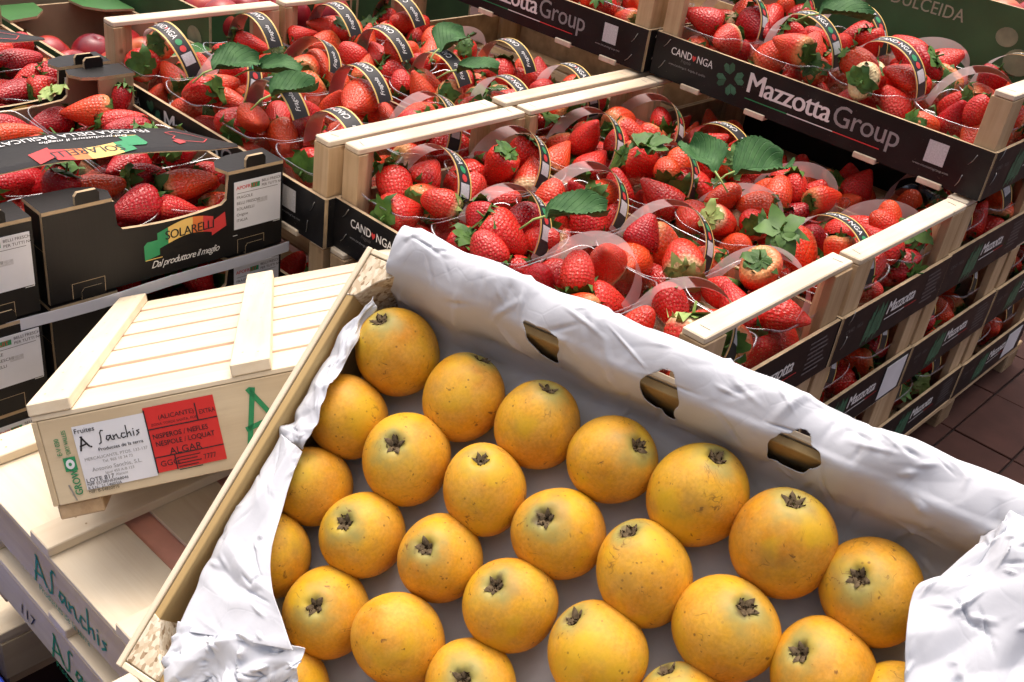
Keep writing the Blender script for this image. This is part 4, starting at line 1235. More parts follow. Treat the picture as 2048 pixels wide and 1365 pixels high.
def join_mass(name, items):
    mats, V, L, U, C3, MI, nv = [], [], [], [], [], [], 0
    cache = {}
    for bt, pos, mt, sc in items:
        A = np.array(mt) * sc
        for me in (bt[0], bt[1]):
            if me.name not in cache:
                v = np.zeros(len(me.vertices) * 3, np.float32); me.vertices.foreach_get('co', v)
                l = np.zeros(len(me.loops), np.int32); me.loops.foreach_get('vertex_index', l)
                u = np.zeros(len(me.loops) * 2, np.float32); me.uv_layers['seeds'].data.foreach_get('uv', u)
                k = np.zeros(len(me.polygons), np.int32); me.polygons.foreach_get('loop_total', k)
                cache[me.name] = (v.reshape(-1, 3), l, u, k)
            v, l, u, k = cache[me.name]
            mat = me.materials[0]
            if mat not in mats: mats.append(mat)
            V.append(v @ A.T + np.array(pos)); L.append(l + nv); U.append(u); C3.append(v); MI.append((np.full(len(k), mats.index(mat), np.int32), k)); nv += len(v)
    V, L, U, C3 = np.concatenate(V).astype(np.float32), np.concatenate(L), np.concatenate(U), np.concatenate(C3)
    K = np.concatenate([k for _, k in MI]); MI = np.concatenate([q for q, _ in MI])
    me = bpy.data.meshes.new(name)
    me.vertices.add(len(V)); me.vertices.foreach_set('co', V.ravel())
    me.loops.add(len(L)); me.loops.foreach_set('vertex_index', L)
    me.polygons.add(len(K)); me.polygons.foreach_set('loop_start', np.concatenate(([0], np.cumsum(K)[:-1])).astype(np.int32))
    me.update(calc_edges=True)
    me.polygons.foreach_set('material_index', MI); me.polygons.foreach_set('use_smooth', np.ones(len(K), bool))
    me.uv_layers.new(name='seeds').data.foreach_set('uv', U)
    me.attributes.new('lco', 'FLOAT_VECTOR', 'POINT').data.foreach_set('vector', C3.ravel())
    for m_ in mats: me.materials.append(m_)
    me.validate()
    return link(name, me)
o = join_mass('strawberry_mass', mass['m'])
tag(o, 'deeper layers of strawberries filling the punnets below the top ones', 'strawberries', None, 'stuff')

# ------------------------------------------------------------------ loose strawberry leaves
def leaflet(mb, uvs, size, mtx, seed):
    rg = random.Random(seed); nu, nv = 16, 26; vs = []
    for j in range(nv + 1):
        v = j / nv
        wd = size * 0.52 * max(0.02, math.sin(math.pi * (0.06 + 0.90 * v)) ** 0.62)
        for i in range(nu + 1):
            u = -1 + 2 * i / nu; au = abs(u)
            ser = 1.0 - (0.10 * (j % 2) if au > 0.99 else 0)
            x = u * wd * ser; y = v * size + au * au * size * 0.06
            vein = math.cos((v - 0.45 * au) * 8 * math.tau)
            z = 0.22 * size * au ** 1.3 - 0.34 * size * (v - .35) ** 2 + 0.010 * size * vein * min(1, au * 3) + 0.11 * size * noise.noise(Vector((u * 1.6, v * 2.4, seed * 3.7)))
            vs.append(mtx @ Vector((x, y, z))); uvs.append((u, v))
    fs = [(j * (nu + 1) + i, j * (nu + 1) + i + 1, (j + 1) * (nu + 1) + i + 1, (j + 1) * (nu + 1) + i) for j in range(nv) for i in range(nu)]
    mb.add(vs, fs, 0, True)
def leaf(loc, size, yaw, pitch, roll, label, n=1, seed=0):
    e = empty('strawberry_leaf', (loc[0], loc[1], loc[2] + ZF), label, 'leaf', 'loose strawberry leaves', (pitch, roll, yaw))
    e.rotation_mode = 'XYZ'
    for k in range(n):
        a = (0, 1.15, -1.15)[k]
        mb = MB(); uvs = []
        leaflet(mb, uvs, size * 1.12 * (1 if k == 0 else .9), Matrix.Rotation(a, 4, 'Z'), seed + k)
        me = mb.mesh('leaflet', M['leaf'])
        ul = me.uv_layers.new(name='seeds'); li = np.zeros(len(me.loops), dtype=np.int32); me.loops.foreach_get('vertex_index', li)
        ul.data.foreach_set('uv', np.array(uvs, dtype=np.float32)[li].ravel())
        at = me.attributes.new('lco', 'FLOAT_VECTOR', 'POINT'); at.data.foreach_set('vector', np.array([c for v in mb.v for c in v], dtype=np.float32))
        link('leaflet', me, e)
    MB().tube([(0, 0, 0), (0, -0.012, -0.002), (0.003, -0.028, -0.010)], [.0013, .0012, .001], 6).build('stalk', M['calyx_pale'], e)
    return e
D_ = math.radians
leaf((0.262, 0.050, 0.006), 0.056, D_(-40), D_(12), 0, 'broad green leaf among the large berries behind the loquat tray', 1, 1)
leaf((0.300, 0.340, 0.010), 0.064, D_(-20), D_(10), D_(8), 'big two-lobed green leaf under the raised logo panel', 1, 2)
leaf((0.285, 0.322, 0.008), 0.054, D_(70), D_(14), D_(-8), 'darker folded leaf tucked beside the big two-lobed leaf', 1, 3)
leaf((-0.190, 0.318, 0.012), 0.058, D_(10), D_(12), 0, 'upright green leaf in the crate by the green carton, with a torn tip', 1, 4)
leaf((-0.118, 0.285, 0.008), 0.050, D_(-50), D_(10), 0, 'round green leaf beside the upright one, by the crate rails', 1, 5)
leaf((-0.245, -0.012, 0.008), 0.056, D_(-10), D_(10), D_(10), 'grey-green leaf spread over the middle of the banded punnets', 1, 6)
leaf((-0.215, 0.030, 0.012), 0.052, D_(-62), D_(8), 0, 'grey-green leaf touching a printed handle beside the spread leaf', 1, 7)
leaf((-0.140, 0.000, 0.008), 0.050, D_(-20), D_(14), 0, 'small grey-green leaf lowest in the banded crate, near the rails', 1, 8)
leaf((0.225, 0.590, 0.150), 0.060, D_(-55), D_(6), D_(5), 'green leaf lying over a handle in the raised logo crate', 1, 9)
for (x, y, z, s, lab) in ((0.196, 0.305, 0.012, 1.5, 'leafy strawberry cap sprouting upright between two handles'), (0.415, 0.262, 0.002, 1.4, 'leafy tuft of caps near the joint of the crate rails'), (-0.411, -0.139, -0.056, 1.25, 'pale yellow-green star-shaped cap on top of the black box berries')):
    me = calyx_mesh('leafy_cap', 0.004, 0.021, M['calyx_pale'] if x < 0 else M['calyx'], int(abs(x) * 1000), 0.9)
    o = link('leafy_cap', me, None, (x, y, z + ZF), (rnd.uniform(.2, .5), rnd.uniform(-.3, .3), 0)); o.scale = (s, s, s)
    tag(o, lab, 'leaf')

# ------------------------------------------------------------------ slatted loquat boxes with lids
def slat_box(name, mtx, w, d, h, slats, gap, label, draw=None, strips=(0.0, 0.5, 1.0), sw=0.028):
    e = empty(name, (0, 0, 0), label, 'box', 'closed slatted wooden fruit boxes')
    e.matrix_world = mtx
    zt = -0.013
    MB().box((0.004, 0.0, -h + .005), (w - 0.004, 0.005, zt - .0005)).build('front_board', M['tan_x'], e, 0.0006)
    MB().box((0.004, d - .005, -h + .005), (w - 0.004, d, zt - .0005)).build('back_board', M['tan_x'], e, 0.0006)
    MB().box((0.0, 0.0, -h + .005), (0.0038, d, zt - .0005)).build('side_board', M['tan_y'], e, 0.0005)
    MB().box((w - .0038, 0.0, -h + .005), (w, d, zt - .0005)).build('side_board', M['tan_y'], e, 0.0005)
    MB().box((0.004, 0.006, -h + .0052), (w - .004, d - .006, -h + .008)).build('base_board', M['poplar_x'], e)
    for x in (0.002, w - 0.032): MB().box((x, 0.002, -h - .006), (x + 0.030, d - .002, -h + .0048)).build('foot_batten', M['pine_y'], e, 0.0008)
    MB().box((0.005, 0.006, zt - .0030), (w - .005, d - .006, zt - .0012)).build('tissue_sheet', M['pink'], e)
    y = 0.0; k = 0
    sl = (d + gap) / slats - gap
    for k in range(slats):
        y = k * (sl + gap)
        MB().box((0.001, y, zt), (w - .001, y + sl, -0.0093 + rnd.uniform(-.0004, .0004))).build('lid_slat', M['poplar_x'], e, 0.0005)
    for s in strips:
        x = s * (w - sw)
        MB().box((x, -0.001, -0.009), (x + sw, d, 0.0)).build('lid_batten', M['poplar_y'], e, 0.0008)
        for q in range(slats):
            for xx in (x + sw * .3, x + sw * .7):
                yy = q * (sl + gap) + sl * .5 + rnd.uniform(-.006, .006)
                if q % 2 == 0 or rnd.random() < .5:
                    link('nail', ME['pin'], e, (xx, yy, 0.0))
    if draw:
        pp = {}; draw(pp, w, d, h)
        for k_, v_ in pp.items(): v_.build(k_, INKS, e)
    return e
mb = MB(); mb.add([(0.0009 * math.cos(k * math.tau / 8), 0.0009 * math.sin(k * math.tau / 8), 0.0003) for k in range(8)], [tuple(range(8))]); ME['pin'] = mb.mesh('nail', M['edge'])
INKS = [M['label_white'], M['label_red'], M['black_ink'], M['green_ink'], M['grey'], M['staple']]
RX, UZ = Vector((1, 0, 0)), Vector((0, 0, 1))
def face_at(a, z, e=0.0006): return Vector((a, -e, z))
def big_label(parts, w, d, h):
    mb = MB(); out = parts.setdefault('paper_label', MB())
    x0, x1, x2 = 0.040, 0.100, 0.160; zt, zb = -0.016, -0.074
    put_rect(mb, face_at(x0, zb), RX, UZ, x1 - x0, zt - zb, 0)
    put_rect(mb, face_at(x1, zb + .002), RX, UZ, x2 - x1, zt - zb + .002, 1)
    E = 0.0010
    put_text(mb, 'Fruites', 0.0062, face_at(x0 + .001, zt - .0065, E), RX, UZ, 2, 0.004)
    put_script(mb, 'A.', 0.0105, face_at(x0 + .003, zt - .0205, E), RX, UZ, 0.14, 2)
    put_script(mb, 'Sanchis', 0.0105, face_at(x0 + .0185, zt - .0185, E), RX, UZ, 0.09, 2)
    put_text(mb, 'Productes de la terra', 0.0044, face_at(x0 + .017, zt - .0255, E), RX, UZ, 2, 0.004)
    put_text(mb, 'MERCALICANTE, PTOS. 133-137', 0.0038, face_at(x0 + .004, zt - .0320, E), RX, UZ, 4)
    put_text(mb, 'Tel. 965 10 34 72', 0.0036, face_at(x0 + .018, zt - .0362, E), RX, UZ, 4)
    put_text(mb, 'Antonio Sanchis, S.L.', 0.0050, face_at(x0 + .008, zt - .0425, E), RX, UZ, 4, 0.001)
    put_text(mb, 'Igual 450 A-B 123', 0.0034, face_at(x0 + .018, zt - .0466, E), RX, UZ, 4)
    put_text(mb, 'Alacant', 0.0034, face_at(x0 + .026, zt - .0500, E), RX, UZ, 4)
    put_text(mb, 'LOTE 817', 0.0056, face_at(x0 + .001, zt - .0515, E), RX, UZ, 2, 0.001)
    for k, s in enumerate(('NPF ES10RN03068046', 'R.S.N.: 21.14603/A', 'NIF: B-54820018')):
        put_text(mb, s, 0.0037, face_at(x0 + .001, zt - .0545 - k * .0034 , E), RX, UZ, 2)
    # red half
    for (a, z, ww, hh) in ((x1, zb + .002, .0011, zt - zb), (x1, zt - .0165, x2 - x1, .0010), (x1 + .043, zt - .0165, .0010, .0165), (x1, zt - .0425, x2 - x1, .0010), (x1 + .017, zb + .002, .0010, .014)):
        put_rect(mb, face_at(a, z, E), RX, UZ, ww, hh, 2)
    put_text(mb, '(ALICANTE)', 0.0058, face_at(x1 + .011, zt - .0085, E), RX, UZ, 2)
    put_text(mb, 'ZONA TORDE SANTA, POB', 0.0032, face_at(x1 + .004, zt - .0135, E), RX, UZ, 2)
    put_text(mb, 'EXTRA', 0.0060, face_at(x1 + .0455, zt - .0110, E), RX, UZ, 2, sx=0.75)
    put_text(mb, 'NISPEROS / NEFLES', 0.0064, face_at(x1 + .003, zt - .0252, E), RX, UZ, 2, 0.004, sx=0.88)
    put_text(mb, 'NESPOLE / LOQUAT', 0.0064, face_at(x1 + .004, zt - .0322, E), RX, UZ, 2, 0.004, sx=0.88)
    put_text(mb, 'ALGAR', 0.0088, face_at(x1 + .014, zt - .0415, E), RX, UZ, 2)
    put_text(mb, 'GGG', 0.0074, face_at(x1 + .004, zt - .0510, E), RX, UZ, 2)
    for k in range(5): put_rect(mb, face_at(x1 + .019, zt - .046 - k * .0028, E), RX, UZ, .020 - .003 * (k % 2), .0008, 2)
    put_text(mb, '7777', 0.0068, face_at(x1 + .041, zt - .0520, E), RX, UZ, 2, sx=0.8)
    out.add([(0.0245 + (v[0] - .040) * .80, v[1], -0.0215 + (v[2] + .016) * .80) for v in map(Vector, mb.v)], mb.f, list(mb.mi))
    mb = parts.setdefault('stencil', MB())
    # stencil beside the label, reading upward
    R2, U2 = Vector((0, 0, 1)), Vector((-1, 0, 0))
    put_text(mb, 'GROW', 0.0072, face_at(0.0215, -0.0700), R2, U2, 3, 0.010, sx=0.82)
    put_rect(mb, face_at(0.0140, -0.0520), RX, UZ, 0.0080, 0.0100, 3)
    mb.add([face_at(0.0180 + .0029 * math.cos(k * math.tau / 16), -0.0470 + .0036 * math.sin(k * math.tau / 16), .0009) for k in range(16)], [tuple(range(16))], 0)
    mb.add([face_at(0.0180 + .0011 * math.cos(k * math.tau / 10), -0.0470 + .0013 * math.sin(k * math.tau / 10), .0011) for k in range(10)], [tuple(range(10))], 3)
    put_text(mb, 'DRY VALLES', 0.0040, face_at(0.0200, -0.0400), R2, U2, 3, 0.006, sx=0.8); put_text(mb, 'E-V 030', 0.0046, face_at(0.0145, -0.0400), R2, U2, 3, 0.006, sx=0.85)
    put_poly(mb, [(0, 0), (.0008, 0), (-.002, .012), (-.003, .012)], face_at(0.016, -0.0735, .0008), RX, UZ, 5)
    mb = parts.setdefault('handwriting', MB())
    put_script(mb, 'A.', 0.036, face_at(0.137, -0.056), RX, UZ, 0.10, 3)
    put_script(mb, 'Sanchis', 0.032, face_at(0.172, -0.056), RX, UZ, 0.07, 3)
def side_text(parts, w, d, h):
    mb = parts.setdefault('handwriting', MB())
    put_script(mb, 'A.', 0.026, face_at(w * .44, -0.050), RX, UZ, 0.10, 3)
    put_script(mb, 'Sanchis', 0.026, face_at(w * .44 + .022, -0.048), RX, UZ, 0.085, 3)
    put_text(mb, 'Productes de la terra', 0.0095, face_at(w * .46, -0.0605), RX, UZ, 3, -0.002, sx=.95)
def side_text_num(parts, w, d, h):
    side_text(parts, w, d, h)
    mb = parts.setdefault('number', MB())
    put_text(mb, '117', 0.018, face_at(w * .24, -0.046), RX, UZ, 2, 0.0, shear=0.2)
def pose(X, Y, Tv):
    X, Y = Vector(X).normalized(), Vector(Y); Y = (Y - X * X.dot(Y)).normalized(); Z = X.cross(Y)
    m_ = Matrix.Identity(4)
    for i in range(3): m_[i][0], m_[i][1], m_[i][2], m_[i][3] = X[i], Y[i], Z[i], Tv[i]
    m_[2][3] += ZF
    return m_
slat_box('slatted_fruit_box', pose((0.510, 0.835, 0.205), (-0.758, 0.550, -0.351), (0.2768, -0.4912, 0.0022)), 0.300, 0.444, 0.080, 7, 0.0105,
         'tilted slatted wooden box with the red and white label, lid battens nailed on', big_label)
slat_box('slatted_fruit_box', pose((1, 0.018, 0), (0, 1, 0), (0.122, -0.4885, -0.134)), 0.274, 0.40, 0.062, 5, 0.023,
         'flat slatted wooden box under the tilted one, green handwriting along its side', side_text)
slat_box('slatted_fruit_box', pose((1, 0.012, 0), (0, 1, 0), (0.140, -0.4890, -0.2045)), 0.274, 0.40, 0.060, 5, 0.018,
         'slatted wooden box marked 117, lowest of the green-lettered pair', side_text_num)
slat_box('slatted_fruit_box', pose((1, 0, 0), (0, 1, 0), (-0.090, -0.497, -0.300)), 0.265, 0.36, 0.062, 5, 0.004,
         'pale closed wooden box low in the corner beyond the one marked 117')
slat_box('slatted_fruit_box', pose((1, -0.03, 0), (0.03, 1, 0), (0.408, -0.800, -0.118)), 0.270, 0.300, 0.062, 3, 0.002,
         'pale wooden box lid peeping out beneath the chipboard front corner of the tray', None, (1.0,))

# blue plastic crate by the bottom corner
bc = empty('plastic_crate', (0.070, -0.646, 0.0), 'blue plastic crate, only its rim showing in the bottom corner', 'crate')
for a, b in (((0, 0, 0), (.30, .012, .16)), ((0, .108, 0), (.30, .12, .16)), ((0, .0125, 0), (.012, .1075, .16)), ((.288, .0125, 0), (.30, .1075, .16))):
    MB().box(a, b).build('crate_wall', M['blue'], bc, 0.002)
MB().box((-.004, -.004, .1605), (.304, .124, .168)).build('crate_rim', M['blue'], bc, 0.002)

# ------------------------------------------------------------------ loquat tray, tilted towards the viewer
TP = Vector((0.4049, -0.3102, 0.1312)); TU = Vector((0.1622, -0.7255, -0.6688)); TV = Vector((0.9713, 0.2370, -0.0215))
TM = pose(TV, -TU, TP)            # local x along the back wall, y towards the back, z out of the tray
TL, TWD, THT = 0.424, 0.300, 0.070
tray = empty('loquat_tray', (0, 0, 0), 'shallow plywood tray with chipboard corners holding the loquats, tilted forward', 'tray')
tray.matrix_world = TM
def ply(name, a, b, mt, parent=tray):
    return MB().box(a, b).build(name, mt, parent, 0.0006)
for (x0, x1) in ((0.0, 0.0040), (TL - .0040, TL)):
    ply('side_wall', (x0, -TWD, -THT), (x1, 0, 0), M['poplar_y'])
    xi = 0.0046 if x0 == 0 else TL - .0096
    ply('wall_lining', (xi, -TWD + .018, -THT + .003), (xi + .0050, -.018, -0.0012), M['khaki'])
for (y0, y1) in ((-0.0040, 0.0), (-TWD, -TWD + .0040)):
    ply('end_wall', (.0045, y0, -THT), (TL - .0045, y1, -.0003), M['poplar_x'])
    yi = -0.0100 if y0 > -.1 else -TWD + .0046
    ply('wall_lining', (.018, yi, -THT + .003), (TL - .018, yi + .0052, -0.0035), M['khaki'])
ply('tray_floor', (0.005, -TWD + .005, -THT), (TL - .005, -.005, -THT + .003), M['khaki'])
blk = [(0.0047, -0.0047), (0.030, -0.0047), (0.0295, -0.011), (0.020, -0.020), (0.011, -0.034), (0.0047, -0.036)]
for cx, cy, sx, sy in ((0, 0, 1, 1), (0, -TWD, 1, -1), (TL, -TWD, -1, -1)):
    pts = [(cx + sx * a, cy + sy * b) for a, b in blk]
    if sx * sy < 0: pts = pts[::-1]
    MB().prism(pts, lambda u, v, t: (u, v, t), -THT + .0032, -0.0006).build('corner_block', M['chip'], tray, 0.0006)

# paper
def ridged(p, s, o=0.0):
    v = noise.noise(Vector((p[0] * s + o, p[1] * s - o, p[2] * s + 3.1 * o)))
    return 1 - abs(v) * 2
_fold = {}
def folds(seed, n):
    if (seed, n) not in _fold:
        rg = random.Random(seed * 13 + n); L = []
        for _ in range(n):
            a = rg.uniform(0, math.pi)
            L.append((rg.uniform(0, 1), rg.uniform(0, 1), math.cos(a), math.sin(a), rg.uniform(.05, .22), rg.uniform(-1, 1), rg.uniform(.012, .05)))
        _fold[(seed, n)] = L
    return _fold[(seed, n)]
_tri = {}
def wr(p, amp, s, o, uv=(0, 0), asp=1.0, n=26):
    """crisp facets: short straight folds over crossing triangle waves whose strength comes and goes, plus a soft swell"""
    h = 0.0
    u, v = uv[0] * asp, uv[1]
    for (cu, cv, ca, sa, ln, am, wd) in folds(int(o), n):
        du, dv = u - cu * asp, v - cv
        al = (du * ca + dv * sa) / ln; ac = (-du * sa + dv * ca) / wd
        if abs(al) < 1 and abs(ac) < 1:
            h += am * (1 - abs(ac)) * (1 - abs(al))
    if o not in _tri:
        rg = random.Random(int(o * 7)); _tri[o] = [(rg.uniform(0, math.pi), rg.uniform(.30, 1.0), rg.uniform(0, 1), rg.uniform(-9, 9)) for _ in range(5)]
    wx = u + 0.05 * noise.noise(Vector((u * 2, v * 2, o))); wy = v + 0.05 * noise.noise(Vector((u * 2 + 9, v * 2, o)))
    tw = 0.0
    for (a, per, ph, k) in _tri[o]:
        x = (wx * math.cos(a) + wy * math.sin(a)) / per + ph
        t_ = abs((x % 1.0) - 0.5) * 2 - 0.5
        m_ = max(0.0, noise.noise(Vector((u * 1.7 + k, v * 1.7 - k, o))) + 0.25)
        tw += t_ * m_ * per * 2.2
    q = Vector((p[0] * s * .4 + o, p[1] * s * .4, p[2] * s * .4))
    return amp * (0.95 * h + 1.15 * tw + 0.55 * noise.noise(q))
def paper_grid(name, grid, label=None, parent=None, holes=(), thick=0.0005, amp=0.0022, scale=26, seed=0.0, asp=1.0, nf=26):
    """grid[i][j] of Vectors (tray space); creased along its normals, holes cut with torn edges"""
    ni, nj = len(grid), len(grid[0])
    nor = [[None] * nj for _ in range(ni)]
    for i in range(ni):
        for j in range(nj):
            a = grid[min(i + 1, ni - 1)][j] - grid[max(i - 1, 0)][j]; b = grid[i][min(j + 1, nj - 1)] - grid[i][max(j - 1, 0)]
            n_ = a.cross(b); nor[i][j] = n_.normalized() if n_.length > 1e-9 else Vector((0, 0, 1))
    vs = [grid[i][j] + nor[i][j] * wr(grid[i][j], amp, scale, seed, (i / (ni - 1), j / (nj - 1)), asp, nf) for i in range(ni) for j in range(nj)]
    keep = np.ones(ni * nj, bool)
    for (hi, hj, ri, rj, sd2) in holes:
        def rad(a): return 1 + 0.28 * noise.noise(Vector((math.cos(a) * 1.3 + sd2, math.sin(a) * 1.3, sd2))) + (0.45 * max(0, math.cos(a - sd2)) ** 18) + 0.55 * max(0, math.cos(a - sd2 - 2.6)) ** 22
        for i in range(ni):
            for j in range(nj):
                di, dj = (i - hi) / ri, (j - hj) / rj; d = math.hypot(di, dj)
                if d > 2.4: continue
                a = math.atan2(dj, di); R_ = rad(a)
                if d < R_ - 0.001:
                    # pull the nearest rows of vertices onto the torn edge, drop the rest
                    step = max(1 / ri, 1 / rj)
                    if R_ - d < step * 1.05 and d > 1e-6:
                        f = R_ / d; ti, tj = hi + di * ri * f, hj + dj * rj * f
                        i0, j0 = min(ni - 2, int(ti)), min(nj - 2, int(tj)); fi, fj = ti - i0, tj - j0
                        A = [vs[(i0 + p) * nj + j0 + q] for p in (0, 1) for q in (0, 1)]
                        newp = (A[0] * (1 - fj) + A[1] * fj) * (1 - fi) + (A[2] * (1 - fj) + A[3] * fj) * fi
                        vs[i * nj + j] = newp
                    else: keep[i * nj + j] = False
    fs = []
    for i in range(ni - 1):
        for j in range(nj - 1):
            q = (i * nj + j, (i + 1) * nj + j, (i + 1) * nj + j + 1, i * nj + j + 1)
            if all(keep[k] for k in q): fs.append(q)
    used = sorted({k for f in fs for k in f}); mp = {k: n for n, k in enumerate(used)}
    me = bpy.data.meshes.new(name); me.from_pydata([vs[k] for k in used], [], [[mp[k] for k in f] for f in fs])
    me.materials.append(M['paper']); me.polygons.foreach_set('use_smooth', [True] * len(fs)); me.update()
    o = link(name, me, parent)
    md = o.modifiers.new('thickness', 'SOLIDIFY'); md.thickness = thick; md.offset = 0
    return o

def spline(ctrl, t):
    n = len(ctrl) - 1; x = max(0.0, min(1.0, t)) * n; i = min(int(x), n - 1); f = x - i
    p0, p1, p2, p3 = ctrl[max(i - 1, 0)], ctrl[i], ctrl[i + 1], ctrl[min(i + 2, n)]
    return tuple(0.5 * (2 * b + (c - a) * f + (2 * a - 5 * b + 4 * c - d) * f * f + (3 * b - a - 3 * c + d) * f ** 3) for a, b, c, d in zip(p0, p1, p2, p3))

# sheet folded over the back wall
ni, nj = 400, 110
grid = []
for i in range(ni):
    t = i / (ni - 1); x = 0.022 + t * (TL + 0.010 - 0.022)
    k = 1 - t
    lift = 0.012 * k + 0.009 + 0.004 * math.sin(t * 17) * .5 + 0.0025 * math.sin(t * 41)
    if t < .06: lift -= 0.006 * (1 - t / .06)
    bulge = 0.006 + 0.004 * math.sin(t * 9 + 1)
    prof = [(0.0195, lift * .66), (0.0165, lift * .86), (0.0110, lift * .98), (0.0040, lift * .88), (-0.0040, lift * 0.58), (-0.0108, lift * .14), (-0.0145 - bulge * .3, -0.018), (-0.014 - bulge * .6, -0.036), (-0.018 - bulge, -0.054), (-0.040, -0.0625)]
    grid.append([Vector((x, *spline(prof, j / (nj - 1)))) for j in range(nj)])
def jz(f): return f * (nj - 1)
back = paper_grid('paper_liner', grid, holes=[(ni * 0.286, jz(0.58), 11, 11, 1.2), (ni * 0.476, jz(0.57), 12.5, 12, 4.9), (ni * 0.678, jz(0.57), 14, 12, 2.2)], amp=0.0023, scale=24, seed=2.0, asp=4.0, nf=130)
back.matrix_world = TM
tag(back, 'white paper sheet folded over the tray back wall, with three torn round holes', 'paper')
# sheet on the tray floor
grid = [[Vector((0.012 + (TL - .024) * i / 90, -0.014 - (TWD - .028) * j / 60, -0.0632)) for j in range(61)] for i in range(91)]
bot = paper_grid('paper_sheet', grid, amp=0.0018, scale=30, seed=7.0, asp=2.0, nf=110); bot.matrix_world = TM
tag(bot, 'crinkled white paper lying under the loquats', 'paper')
# strips on the side wall
def loft(A, B, ni, nj, sag=0.0):
    g = []
    for i in range(ni):
        t = i / (ni - 1); a, b = Vector(spline(A, t)), Vector(spline(B, t)); row = []
        for j in range(nj):
            s = j / (nj - 1); p = a.lerp(b, s); p.z += sag * math.sin(s * math.pi); row.append(p)
        g.append(row)
    return g
Lo = [(0.023, -0.030, -0.003), (0.015, -0.048, -0.006), (0.012, -0.072, -0.009), (0.012, -0.096, -0.011), (0.012, -0.121, -0.011), (0.012, -0.136, -0.010)]
Li = [(0.023, -0.034, -0.014), (0.025, -0.058, -0.008), (0.029, -0.081, -0.002), (0.032, -0.102, 0.002), (0.036, -0.122, 0.001), (0.033, -0.137, -0.004)]
sw1 = paper_grid('paper_liner', loft(Lo, Li, 110, 44, 0.002), amp=0.0026, scale=38, seed=11.0, asp=3.0, nf=30); sw1.matrix_world = TM
tag(sw1, 'narrow crumpled white paper strip along the tray side, upper half', 'paper')
Lo = [(0.012, -0.134, -0.009), (0.0125, -0.163, -0.010), (0.012, -0.191, -0.010), (0.014, -0.218, -0.009), (0.017, -0.241, -0.007), (0.021, -0.266, -0.005)]
Li = [(0.034, -0.138, -0.004), (0.042, -0.165, 0.001), (0.054, -0.196, 0.004), (0.066, -0.214, 0.005), (0.082, -0.228, 0.005), (0.098, -0.240, 0.003)]
sw2 = paper_grid('paper_liner', loft(Lo, Li, 110, 70, 0.004), amp=0.0026, scale=22, seed=15.0, asp=2.2, nf=26); sw2.matrix_world = TM
tag(sw2, 'broad white paper flap folded inward over the loquats at the tray side', 'paper')
Lo = [(0.018, -0.262, -0.006), (0.030, -0.259, -0.002), (0.048, -0.253, 0.002), (0.066, -0.247, 0.003), (0.086, -0.241, 0.001), (0.102, -0.236, -0.001)]
Li = [(0.032, -0.312, -0.010), (0.046, -0.302, -0.004), (0.062, -0.288, -0.012), (0.078, -0.292, -0.006), (0.092, -0.276, -0.012), (0.108, -0.262, -0.008)]
sw3 = paper_grid('paper_liner', loft(Lo, Li, 100, 70, 0.003), amp=0.0062, scale=26, seed=19.0, asp=2.0, nf=60); sw3.matrix_world = TM
tag(sw3, 'crumpled torn white paper scrap at the tray front corner', 'paper')
Ro = [(0.414, 0.006, 0.010), (0.432, -0.006, 0.008), (0.446, -0.030, 0.008), (0.452, -0.070, 0.004), (0.452, -0.120, 0.000), (0.450, -0.180, -0.004)]
Ri = [(0.408, -0.014, 0.000), (0.394, -0.040, 0.004), (0.386, -0.056, 0.007), (0.392, -0.082, 0.009), (0.402, -0.116, 0.006), (0.404, -0.180, 0.002)]
sw4 = paper_grid('paper_liner', loft(Ro, Ri, 130, 80, 0.006), amp=0.0046, scale=24, seed=23.0, asp=2.5, nf=46); sw4.matrix_world = TM
tag(sw4, 'crinkled white paper flap folded in over the far end of the tray', 'paper')

# ------------------------------------------------------------------ loquats
def loquat_mesh(seed, elong):
    rg = random.Random(seed); ns, nr = 40, 34; vs, fs = [], []; pear = rg.uniform(-.02, .085)
    p1, p2 = rg.uniform(0, 6.28), rg.uniform(0, 6.28)
    for j in range(nr + 1):
        a = j / nr * math.pi; z = math.cos(a); r = math.sin(a) ** 0.94
        for k in range(ns):
            th = k * math.tau / ns
            w = 1 + 0.032 * math.sin(2 * th + p1) + 0.016 * math.sin(3 * th + p2 + z * 2) + 0.02 * math.sin(th + p2) * z
            rr = r * w * (1 - pear * z)
            zz = z * elong - 0.215 * math.exp(-(r / 0.165) ** 2) * (1 if z > 0 else 0.35) + 0.010 * math.sin(5 * th) * math.exp(-((r - .22) / .12) ** 2) * (z > 0)
            vs.append((rr * math.cos(th), rr * math.sin(th), zz))
    for j in range(nr):
        for k in range(ns): fs.append((j * ns + k, (j + 1) * ns + k, (j + 1) * ns + (k + 1) % ns, j * ns + (k + 1) % ns))
    s = 0.027
    me = bpy.data.meshes.new('loquat'); me.from_pydata([(a * s, b * s, c * s) for a, b, c in vs], [], fs)
    me.materials.append(M['loquat']); me.polygons.foreach_set('use_smooth', [True] * len(fs))
    bm = bmesh.new(); bm.from_mesh(me); bmesh.ops.remove_doubles(bm, verts=bm.verts, dist=1e-6); bmesh.ops.recalc_face_normals(bm, faces=bm.faces); bm.to_mesh(me); bm.free()
    me.polygons.foreach_set('use_smooth', [True] * len(me.polygons))
    return me
